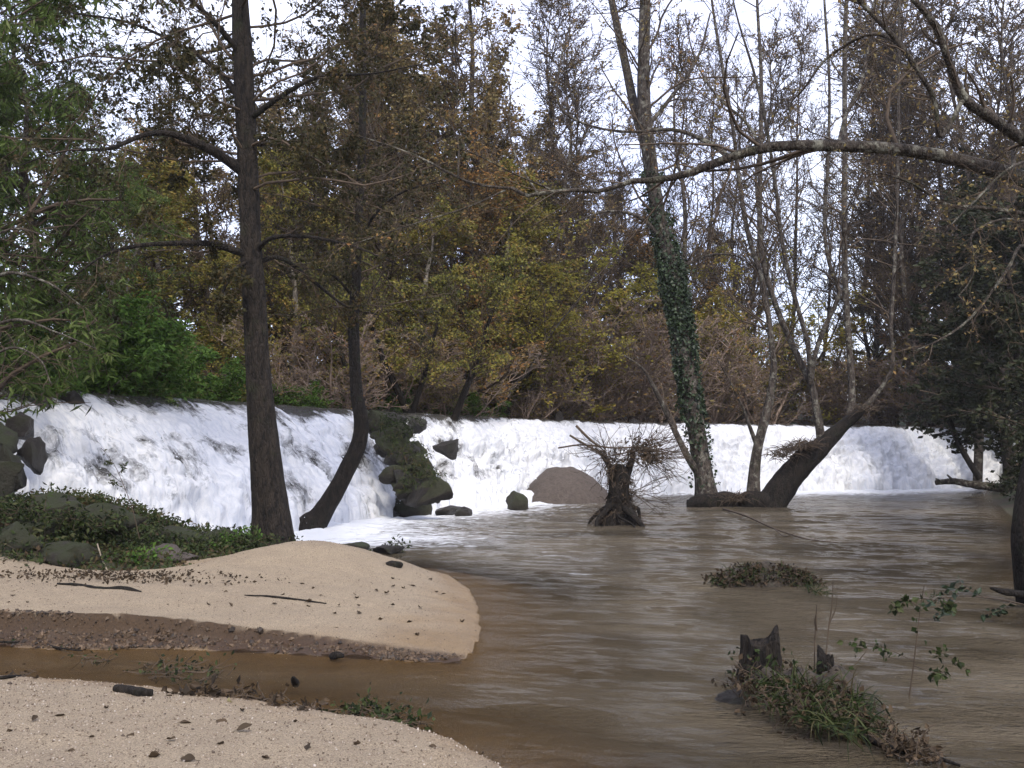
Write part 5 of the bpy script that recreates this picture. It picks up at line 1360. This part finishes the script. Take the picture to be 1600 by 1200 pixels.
drift('drift_pile', 'dark dead leaves and twigs at the water line left of the pale leaf', [(278, 1093, .06), (295, 1095, .06), (312, 1094, .06), (330, 1089, .06), (345, 1090, .06)], 1, ls=0.075, nl=50, nt=16, r=.006)
drift('drift_pile', 'brown twiggy drift at the water line right of the pale leaf', [(390, 1095, .05), (402, 1097, .05), (432, 1105, .05), (450, 1107, .05), (470, 1112, .05), (488, 1116, .05)], 2, ls=0.065, nl=30, nt=14, r=.006)
drift('water_weed', 'green sprigs washed up on the rightmost edge of the near sand', [(530, 1118, .04), (555, 1114, .05), (580, 1106, .05), (600, 1115, .05), (625, 1124, .04), (640, 1132, .03)], 3, (TWIG, L_BANK), 14, 0.13, 60, 0.05, cat='weed')
drift('water_weed', 'patch of green weed floating in the shallow channel', [(235, 1042, .0), (260, 1050, .0), (285, 1045, .0), (310, 1050, .0), (335, 1055, .0), (255, 1058, .0)], 4, (TWIG, L_BANK), 12, 0.2, 24, 0.05, cat='weed', sx=0.08)
drift('water_weed', 'thin green weed along the left end of the channel', [(10, 998, .03), (40, 1000, .03), (70, 1003, .02), (120, 1030, .0), (160, 1035, .0)], 5, (TWIG, L_BANK), 8, 0.16, 16, 0.045, cat='weed')
drift('drift_pile', 'dark wet debris at the left end of the near sand edge', [(10, 1062, .05), (35, 1058, .05)], 6, nl=8)

# ------------------------------------------------------------------ dead root stump in mid pool
D = 23.2
rs = empty('root_stump', tuple(at(968, 826, D)))
O = np.array(rs.location); rg = np.random.default_rng(31)
def L_(px, py, d): return at(px, py, d) - O
mb = MB(); add_big(mb, [L_(970, 836, D), L_(968, 818, D), L_(966, 790, D), L_(966, 765, D), L_(967, 745, D), L_(964, 728, D)], [0.42, 0.36, 0.26, 0.23, 0.25, 0.17], sides=30, n=50, seed=5, rough=0.36, freq=5, flare=0.35, ribs=6)
add_big(mb, [L_(972, 760, D), L_(980, 740, D - .1), L_(986, 722, D - .1), L_(992, 708, D - .15)], [0.15, 0.10, 0.075, 0.03], sides=12, n=16, seed=6, rough=0.2, freq=6)
add_big(mb, [L_(960, 750, D), L_(952, 728, D), L_(942, 712, D + .1), L_(930, 700, D + .2)], [0.13, 0.075, 0.05, 0.02], sides=12, n=16, seed=7, rough=0.2, freq=6)
nu_, nv_ = 18, 40
u_ = np.linspace(0, 1, nu_)[:, None]; a_ = np.linspace(0, 2 * math.pi, nv_, endpoint=False)[None]
rr_ = (0.18 + 0.42 * u_) * (1 + 0.3 * vn(np.cos(a_) * 1.7, np.sin(a_) * 1.7, u_ * 2.0))
mb.add(np.stack([rr_ * np.cos(a_), rr_ * np.sin(a_), 0.62 * (1 - u_) ** 1.2 * (1 + 0.5 * fbm(np.cos(a_) * 3 + 0 * u_, np.sin(a_) * 3 + 0 * u_, u_ * 4, 3)) - 0.15 * u_], -1), grid_faces(nu_, nv_, True))
mb.build('bole', BARK_DARK, rs)
for i in range(17):
    a = i / 17 * 6.28 + rg.uniform(-.5, .5); l = rg.choice([.35, .5, .7, 1.0])
    p0 = np.array([0.18 * math.cos(a), 0.18 * math.sin(a), 0.30 + 0.35 * rg.random()])
    mb = MB(); add_big(mb, [p0, p0 + [0.4 * l * math.cos(a), 0.4 * l * math.sin(a), rg.uniform(-.25, .02)], p0 + [0.8 * l * math.cos(a + rg.uniform(-.6, .6)), 0.8 * l * math.sin(a + .2), rg.uniform(-.5, -.2)], p0 + [l * math.cos(a + .3), l * math.sin(a + .3), -0.75]], list(np.array([0.075, 0.06, 0.045, 0.02]) * rg.uniform(.5, 1.2)), sides=8, n=12, seed=i, rough=0.2, freq=6)
    mb.build('root', BARK_DARK, rs)
mb = MB(); lv = MB()
for pts, w in [([(872, 700), (910, 695), (960, 700), (1000, 699), (1045, 708)], .02), ([(955, 712), (985, 706), (1015, 700), (1050, 690)], .018), ([(900, 665), (920, 685), (945, 705)], .03), ([(890, 680), (915, 695), (950, 715)], .025)]:
    add_big(mb, [L_(x, y, D - .2) for x, y in pts], [w] * (len(pts) - 1) + [w * .4], sides=6, n=14, seed=1, rough=0.1)
def fan(px, py, n, tx, ty, ln, spread):
    G = np.zeros((n, 6, 3)); G[:, 0] = L_(px, py, D - .1) + rg.normal(size=(n, 3)) * 0.06
    d = norm(np.array([tx, -0.1, ty]) + rg.normal(size=(n, 3)) * spread)
    for j in range(1, 6):
        d = norm(d + rg.normal(size=(n, 3)) * 0.2); G[:, j] = G[:, j - 1] + d * (ln * rg.uniform(.5, 1.1, n) / 5)[:, None]
    v, f = tubes(G, np.full((n, 6), 0.010) * np.linspace(1, .5, 6), 3); mb.add(v, f)
    E, ER = spawn(G, np.full((n, 6), 0.008), 4, rg, 0.2, 1, 0.7, 0.45, k=4, rmin=0.006); v, f = tubes(E, ER, 3); mb.add(v, f)
    return G
g1_ = fan(1005, 712, 46, 0.8, -0.25, 1.3, 0.35); g2_ = fan(1000, 702, 22, 0.8, 0.3, 1.2, 0.35); fan(945, 710, 16, -0.7, 0.35, 1.0, 0.4); fan(985, 770, 14, 0.7, 0.1, 1.5, 0.4); fan(940, 725, 8, -0.3, -.8, 0.8, 0.4); fan(965, 800, 60, 0.0, -0.2, 0.8, 1.0); fan(950, 815, 40, -.5, -0.3, 0.6, .8); fan(985, 812, 40, .5, -0.3, 0.6, .8); fan(968, 760, 30, 0, 0, .5, 1.0)
g3_ = fan(985, 706, 40, 0.3, 0.25, 0.7, 0.8); g4_ = fan(960, 722, 30, -0.2, 0.1, 0.6, 0.9)
add_leaves(lv, g3_, 5, rg, 0.10, 0.4, 0.3, 0.07); add_leaves(lv, g4_, 4, rg, 0.10, 0.4, 0.5, 0.07)
aq = rg.uniform(0, 6.28, 500); zq = rg.random(500) ** 1.3 * 1.5; rq = (0.26 + 0.26 * np.exp(-zq / 0.25)) * rg.uniform(0.85, 1.1, 500)
Cq = np.c_[rq * np.cos(aq), rq * np.sin(aq), zq]; add_leaves(lv, np.stack([Cq, Cq + 0.01], 1), 1, rg, 0.13, 0.28, 1.2, 0.02)
add_leaves(lv, g1_[:, :3], 5, rg, 0.09, 0.5, 0.3, 0.08); add_leaves(lv, g2_[:, :3], 4, rg, 0.09, 0.5, 0.3, 0.08)
mb.build('twig_tangle', TWIG, rs); lv.build('caught_leaf_mass', L_DEAD, rs, smooth=False)
tag(rs, 'dead root stump standing in mid pool with a tangle of twigs', 'root stump')

# ------------------------------------------------------------------ stumps with grass and debris, front right
def clump_mound(name, label, outline_c, rx, ry, h, seed, rot=0.0, cat='mound'):
    e = empty(name, (outline_c[0], outline_c[1], 0))
    nu, nv = 26, 48
    u = np.linspace(0, 1, nu)[:, None]; a = np.linspace(0, 2 * math.pi, nv, endpoint=False)[None]
    rr = u * (1 + 0.22 * vn(np.cos(a) * 1.6 + seed, np.sin(a) * 1.6, 0.3 + 0 * a))
    x = rr * rx * np.cos(a); y = rr * ry * np.sin(a)
    z = h * (1 - u ** 2) * (0.75 + 0.9 * fbm(x * 4, y * 4, seed, 4)) - 0.14 * u ** 4 + 0 * a
    ca_, sa_ = math.cos(rot), math.sin(rot)
    mb = MB(); mb.add(np.stack([x * ca_ - y * sa_, x * sa_ + y * ca_, z], -1), grid_faces(nu, nv, True))
    mb.build('earth_mound', plain_mat('wet_dark_earth', (0.018, 0.014, 0.010), (0.055, 0.042, 0.028), 18, 0.7, 0.8, 0.03), e)
    return tag(e, label, cat)
def blades(mb, c, n, ln, rg, flow=(0, 0, 0), w=0.01, up=0.8, spread=0.1, tint=0):
    b0 = c + rg.normal(size=(n, 3)) * np.array([spread, spread, 0.01])
    d = norm(rg.normal(size=(n, 3)) * 0.55 + np.array([0, 0, up]) + np.array(flow))
    k = 5; l = ln * rg.uniform(.5, 1.2, n)
    sd = norm(np.cross(d, rg.normal(size=(n, 3))))
    V = np.zeros((n, k, 2, 3)); p = b0
    for j in range(k):
        ww = w * (1 - (j / (k - 1)) ** 1.5) + 0.001
        V[:, j, 0] = p - sd * ww / 2; V[:, j, 1] = p + sd * ww / 2
        d = norm(d + np.array(flow) * 0.25 + np.array([0, 0, -0.32])); p = p + d * (l / (k - 1))[:, None]
    base = grid_faces(k, 2)
    mb.add(V.reshape(-1, 3), (base[None] + (np.arange(n) * k * 2)[:, None, None]).reshape(-1, 4), np.repeat(rg.random(n) * 0.9, k * 2))

mc = on(1262, 1100)
mo = clump_mound('debris_islet', 'grassy islet of roots and debris in the front right water', mc, 0.64, 0.27, 0.26, 3, -0.62)
O = np.array(mo.location); rg = np.random.default_rng(8)
mb = MB(); lv = MB(); tw_ = MB()
for (px, py, n_, ln) in [(1200, 1070, 90, .2), (1230, 1075, 110, .22), (1260, 1085, 130, .26), (1290, 1095, 130, .28), (1320, 1105, 110, .28), (1345, 1118, 70, .24), (1220, 1100, 80, .22), (1260, 1120, 90, .26), (1300, 1130, 70, .25), (1175, 1080, 40, .15), (1330, 1145, 40, .2)]:
    blades(mb, on(px, py, 0.12) - O, n_, ln, rg, (0.25, -0.25, 0), 0.010, 0.7, 0.055)
mb.build('grass_blades', L_BANK, mo, smooth=False)
for (px, py) in [(1180, 1065), (1200, 1050), (1230, 1070), (1250, 1090), (1275, 1095), (1290, 1080), (1310, 1100), (1240, 1110), (1170, 1085), (1320, 1120), (1280, 1120), (1360, 1150), (1390, 1165), (1410, 1170), (1350, 1140), (1430, 1180)]:
    c0 = on(px, py, 0.12 if px < 1330 else 0.04) - O
    G = np.zeros((18, 5, 3)); G[:, 0] = c0 + rg.normal(size=(18, 3)) * np.array([.05, .05, .025]); d = norm(rg.normal(size=(18, 3)) + np.array([.4, -.4, .1]))
    for j in range(1, 5): d = norm(d + rg.normal(size=(18, 3)) * .3); G[:, j] = G[:, j - 1] + d * .04
    v, f = tubes(G, np.full((18, 5), .003), 3); tw_.add(v, f); add_leaves(lv, G, 6, rg, .045, .6, .2, .02)
tw_.build('twig_tangle', TWIG, mo); lv.build('leaf_tangle', L_DEAD, mo, smooth=False)
stick('branch', 'long weedy branch trailing from the islet to the lower right corner', [sp(1290, 1120, .10, .02), sp(1340, 1145, .05, .022), sp(1390, 1168, .03, .018), sp(1450, 1180, .03, .014), sp(1500, 1196, .02, .008)], BARK_DARK, 14, 8, 'branch', [[sp(1440, 1178, .03, .012), sp(1452, 1170, .06, .006)]])

def stump(name, label, px, py, depth, w, h, seed, points, bark=BARK_ALDER):
    c = at(px, py, depth); e = empty(name, c)
    rg = np.random.default_rng(seed)
    nu, nv = 34, 40
    u = np.linspace(0, 1, nu)[:, None]; a = np.linspace(0, 2 * math.pi, nv, endpoint=False)[None]
    jag = 1 + 0.28 * vn(np.cos(a) * 2.3 + seed, np.sin(a) * 2.3, 0.5 + 0 * a) + sum(k * np.exp(-(((a - p + math.pi) % (2 * math.pi) - math.pi) / wd) ** 2) for p, k, wd in points)
    z = -0.15 + (h * jag + 0.15) * u
    r_ = w / 2 * (1 + 0.55 * (1 - u) ** 3 + 0.13 * np.cos(a * 5 + seed) + 0.22 * fbm(np.cos(a) * 2 + seed, np.sin(a) * 2, z * 5, 4)) * (1 - 0.12 * u)
    V = np.stack([r_ * np.cos(a), r_ * np.sin(a), z], -1)
    inner = np.stack([r_[-1:] * 0.55 * np.cos(a), r_[-1:] * 0.55 * np.sin(a), z[-1:] * 0.78], -1); cen = np.stack([0.05 * np.cos(a) * w, 0.05 * np.sin(a) * w, 0 * a + h * 0.6], -1)
    V = np.concatenate([V, inner, cen], 0)
    mb = MB(); mb.add(V, grid_faces(nu + 2, nv, True)); mb.build('bole', bark, e)
    lv = MB(); C0 = np.c_[rg.normal(size=60) * w * .45, -np.abs(rg.normal(size=60)) * w * .5, rg.random(60) * h * .9]; add_leaves(lv, np.stack([C0, C0 + .01], 1), 1, rg, .05, .6, .4, .01); lv.build('moss_tuft', L_BANK, e, smooth=False)
    return tag(e, label, 'stump')
stump('tree_stump', 'broad rotten stump with jagged top in the front right water', 1190, 1062, 7.25, 0.30, 0.27, 4, [(0.5, .28, .35), (3.0, .22, .5), (4.6, -.15, .5)])
stump('tree_stump', 'narrow pointed dark stump right of the broad rotten one', 1290, 1076, 7.0, 0.13, 0.21, 9, [(1.6, .25, .6), (5.5, .15, .5)], BARK_DARK)
q = on(1158, 1098)
s_ = link('rock', rock_mesh('rock', (0.17, 0.12, 0.075), 91, ROCK_DARK)); s_.location = (q[0], q[1] + .05, .0); tag(s_, 'purplish wet stone at the left foot of the broad rotten stump', 'rock')

# upright dead stems beside the stumps
for (lab, pts) in [('thin dead stalk rising left of the pointed stump', [(1272, 1070, .004), (1273, 1010, .006), (1275, 980, .008), (1276, 945, .003)]),
                   ('tall thin double stalk rising behind the pointed stump', [(1290, 1030, .005), (1295, 980, .006), (1300, 945, .005), (1302, 905, .002)])]:
    stick('dead_stalk', lab, [(*at(x, y, 7.1), w) for x, y, w in pts], TWIG, 3, 6, 'stalk', [[(*at(1296, 975, 7.1), .004), (*at(1306, 950, 7.05), .004), (*at(1308, 930, 7.05), .002)]] if 'double' in lab else [[(*at(1276, 985, 7.1), .010), (*at(1274, 972, 7.08), .010), (*at(1275, 960, 7.05), .004)]])

# tuft islet farther out
tc = on(1190, 912)
tu = clump_mound('weedy_islet', 'low weedy islet in the middle of the right-hand water', tc, 0.76, 0.42, 0.27, 7, 0.0)
O = np.array(tu.location); mb = MB(); lv = MB()
for i in range(80):
    a = rg.uniform(0, 6.28); rr = math.sqrt(rg.random()); c0 = np.array([rr * .68 * math.cos(a), rr * .30 * math.sin(a), .2 * (1 - rr * rr) + .01])
    blades(mb, c0, 16, .15, rg, (0.1, -0.1, 0), 0.012, 0.5, 0.05)
    C0 = c0 + rg.normal(size=(26, 3)) * np.array([.07, .07, .03]); add_leaves(lv, np.stack([C0, C0 + .01], 1), 1, rg, .06, .6, .2, .01)
for (px, py) in [(1255, 905), (1268, 915), (1276, 925)]: blades(mb, on(px, py, .05) - O, 30, .18, rg, (0.4, -0.3, 0), 0.012, 0.3, 0.05)
mb.build('grass_blades', L_BANK, tu, smooth=False); lv.build('leaf_tangle', L_DEAD, tu, smooth=False)
# ------------------------------------------------------------------ sapling in the water, plants on the bank
def sprig(name, label, stem, sides_, leafm, ls, seed, nl=14, asp=0.55, r=0.006, cat='plant', group=None):
    P_ = np.array([at(*s) for s in stem]); e = empty(name, P_[0]); O = P_[0]; rg = np.random.default_rng(seed)
    mb = MB(); add_big(mb, P_ - O, np.linspace(r, r * .4, len(P_)), sides=6, n=20, seed=seed); mb.build('stem', TWIG, e)
    lv = MB(); br = MB()
    for sd in sides_:
        Q = catmull(np.array([at(*s) for s in sd]) - O, 8)
        v, f = tubes(Q[None], np.linspace(r * .55, r * .25, 8)[None], 4); br.add(v, f)
        E, ER = spawn(Q[None], np.full((1, 8), r * .3), 6, rg, .2, 1, .9, .3, k=4, rmin=r * .22); v, f = tubes(E, ER, 3); br.add(v, f)
        add_leaves(lv, Q[None], nl, rg, ls, asp, .3, .01); add_leaves(lv, E, 4, rg, ls, asp, .3, .01)
    if br.v: br.build('side_shoot', TWIG, e)
    add_leaves(lv, catmull(P_ - O, 8)[None, 3:], nl, rg, ls, asp, .3, .015)
    lv.build('foliage', leafm, e, smooth=False)
    return tag(e, label, cat, group)
D = 7.0
sprig('sapling', 'leafy dark green sapling standing in the water on the right', [(1420, 1092, D), (1426, 1050, D), (1432, 1000, D), (1438, 950, D), (1444, 915, D)],
      [[(1432, 1010, D), (1460, 1015, 6.9), (1490, 1030, 6.8), (1508, 1045, 6.8)], [(1430, 1035, D), (1390, 1015, 7.1), (1350, 1005, 7.2), (1335, 1012, 7.2)], [(1438, 950, D), (1410, 935, 7.1), (1398, 950, 7.1)], [(1440, 935, D), (1470, 940, 6.9), (1495, 955, 6.8)], [(1428, 1040, D), (1455, 1050, 6.8), (1480, 1050, 6.8)]],
      L_BANK, .05, 2, 12, .75, .007)
sprig('water_shoot', 'short leafless shoot leaning right in the water by the pointed stump', [(1318, 1062, D), (1335, 1040, D), (1350, 1022, D), (1354, 1015, D)], [], L_DEAD, .03, 3, 3, .5, .006)
sprig('leafy_branch', 'leafy branch trailing over the water at the right edge', [(1620, 950, 10.4), (1570, 938, 10.2), (1520, 932, 10.0), (1470, 935, 9.9), (1445, 945, 9.8)],
      [[(1540, 935, 10), (1510, 920, 9.9), (1480, 918, 9.9)], [(1500, 935, 10), (1480, 950, 9.9), (1460, 965, 9.9)], [(1580, 940, 10), (1560, 955, 9.9), (1530, 960, 9.9)]], L_IVY, .07, 4, 16, .6, .008, 'branch')
sprig('tall_weed', 'tall leafy weed stalk standing before the left falls', [(218, 842, 12.8), (208, 800, 12.8), (196, 765, 12.8), (178, 725, 12.8), (158, 700, 12.8)], [[(196, 765, 12.8), (180, 755, 12.7), (170, 750, 12.7)], [(186, 740, 12.8), (196, 725, 12.7)], [(178, 725, 12.8), (165, 722, 12.8)]], L_BANK, .06, 5, 14, .35, .006)
for i, (px, py, d, s, lab) in enumerate([(30, 800, 12.6, .6, 'leafy herb clump highest on the left bank near the picture edge'), (95, 812, 12.6, .5, 'leafy herb clump in the middle of the left bank'), (20, 880, 11.9, .6, 'leafy herb clump hanging over the sand at the left edge'), (215, 880, 12.6, .5, 'small green fern-like herb between bank and sand'), (375, 846, 14.6, .45, 'green tuft against the left side of the thick alder foot'), (395, 850, 14.4, .4, 'low green tuft in front of the thick alder foot'), (300, 868, 13.6, .35, 'trailing green tuft on the mossy edge left of the alder'), (160, 820, 12.9, .4, 'green herb tuft under the long dark slab'), (612, 862, 16.9, .35, 'tiny green tuft on the outermost bank rock'), (60, 910, 11.5, .45, 'low green tuft at the upper left sand corner')]):
    q = at(px, py, d); e = empty('bank_plant', q); rg = np.random.default_rng(200 + i)
    G = np.zeros((34, 6, 3)); G[:, 0] = rg.normal(size=(34, 3)) * np.array([.12, .10, .03]) * s * 2; dr = norm(rg.normal(size=(34, 3)) * np.array([1, 1, .4]) + np.array([0, -.2, .9]))
    for j in range(1, 6): dr = norm(dr + np.array([0, 0, -.22]) + rg.normal(size=(34, 3)) * .1); G[:, j] = G[:, j - 1] + dr * s * .16 * rg.uniform(.6, 1.1, 34)[:, None]
    mb = MB(); v, f = tubes(G, np.full((34, 6), .004) * np.linspace(1, .4, 6), 3); mb.add(v, f); mb.build('stem_cluster', TWIG, e)
    lv = MB(); add_leaves(lv, G, 14, rg, .075, .45, .4, .015); lv.build('foliage', L_GREEN if i in (3, 4) else L_BANK, e, smooth=False)
    tag(e, lab, 'plant', 'plants on the left bank')

# bare twigs of a bush hanging in at the left edge
hero_tree('bare_bush', 'bare thin-twigged bush arching in from the left picture edge', 'bush', [(-140, 800, 13.5, 30), (-120, 720, 13.5, 26), (-110, 600, 13.5, 22), (-105, 480, 13.5, 14)],
    [[(-112, 620, 13.5, 10), (-60, 500, 13.3, 8), (0, 430, 13.1, 6), (70, 440, 12.9, 4), (130, 480, 12.8, 2)], [(-112, 640, 13.5, 9), (-50, 540, 13.2, 7), (20, 500, 13, 5), (90, 520, 12.8, 3), (150, 545, 12.7, 2)], [(-112, 600, 13.5, 8), (-60, 420, 13.4, 6), (10, 360, 13.3, 4), (80, 370, 13.2, 2)], [(-115, 660, 13.5, 8), (-60, 600, 13.2, 6), (10, 545, 13, 4), (60, 560, 12.9, 3), (80, 600, 12.8, 2)]],
    BARK_LICHEN, TWIG, None, seed=61, twig=dict(n1=7, n2=4, n3=0, r1=.35, up=-0.05, rmin=0.0035), sink=.4)

# joined pieces too small to pick apart one by one
for ob_ in SC.objects:
    if ob_.parent is not None and ob_.name.split('.')[0] in ('leaf_tangle', 'twig_tangle', 'caught_leaf_mass', 'sprout_tuft', 'moss_tuft', 'grass_blades', 'grass_tuft', 'foliage', 'ivy', 'stem_cluster', 'side_shoot'):
        ob_['kind'] = 'stuff'

# ------------------------------------------------------------------ damp air over the river
m, t, o = new_mat('haze')
pv = nd(t, 'ShaderNodeVolumePrincipled', Density=0.0004, Anisotropy=0.2)
pv.inputs['Color'].default_value = (0.92, 0.91, 0.92, 1)
t.links.new(pv.outputs[0], o.inputs['Volume'])
mb = MB()
hb = np.array([[x, y, z] for x in (-1600, 1600) for y in (-1300, 1900) for z in (-3.0, 46.0)], float)
mb.add(hb, np.array([[0, 1, 3, 2], [4, 6, 7, 5], [0, 4, 5, 1], [2, 3, 7, 6], [0, 2, 6, 4], [1, 5, 7, 3]]))
hz_o = mb.build('haze', m, smooth=False)
tag(hz_o, 'thin damp haze in the air over the river', 'haze', kind='stuff')
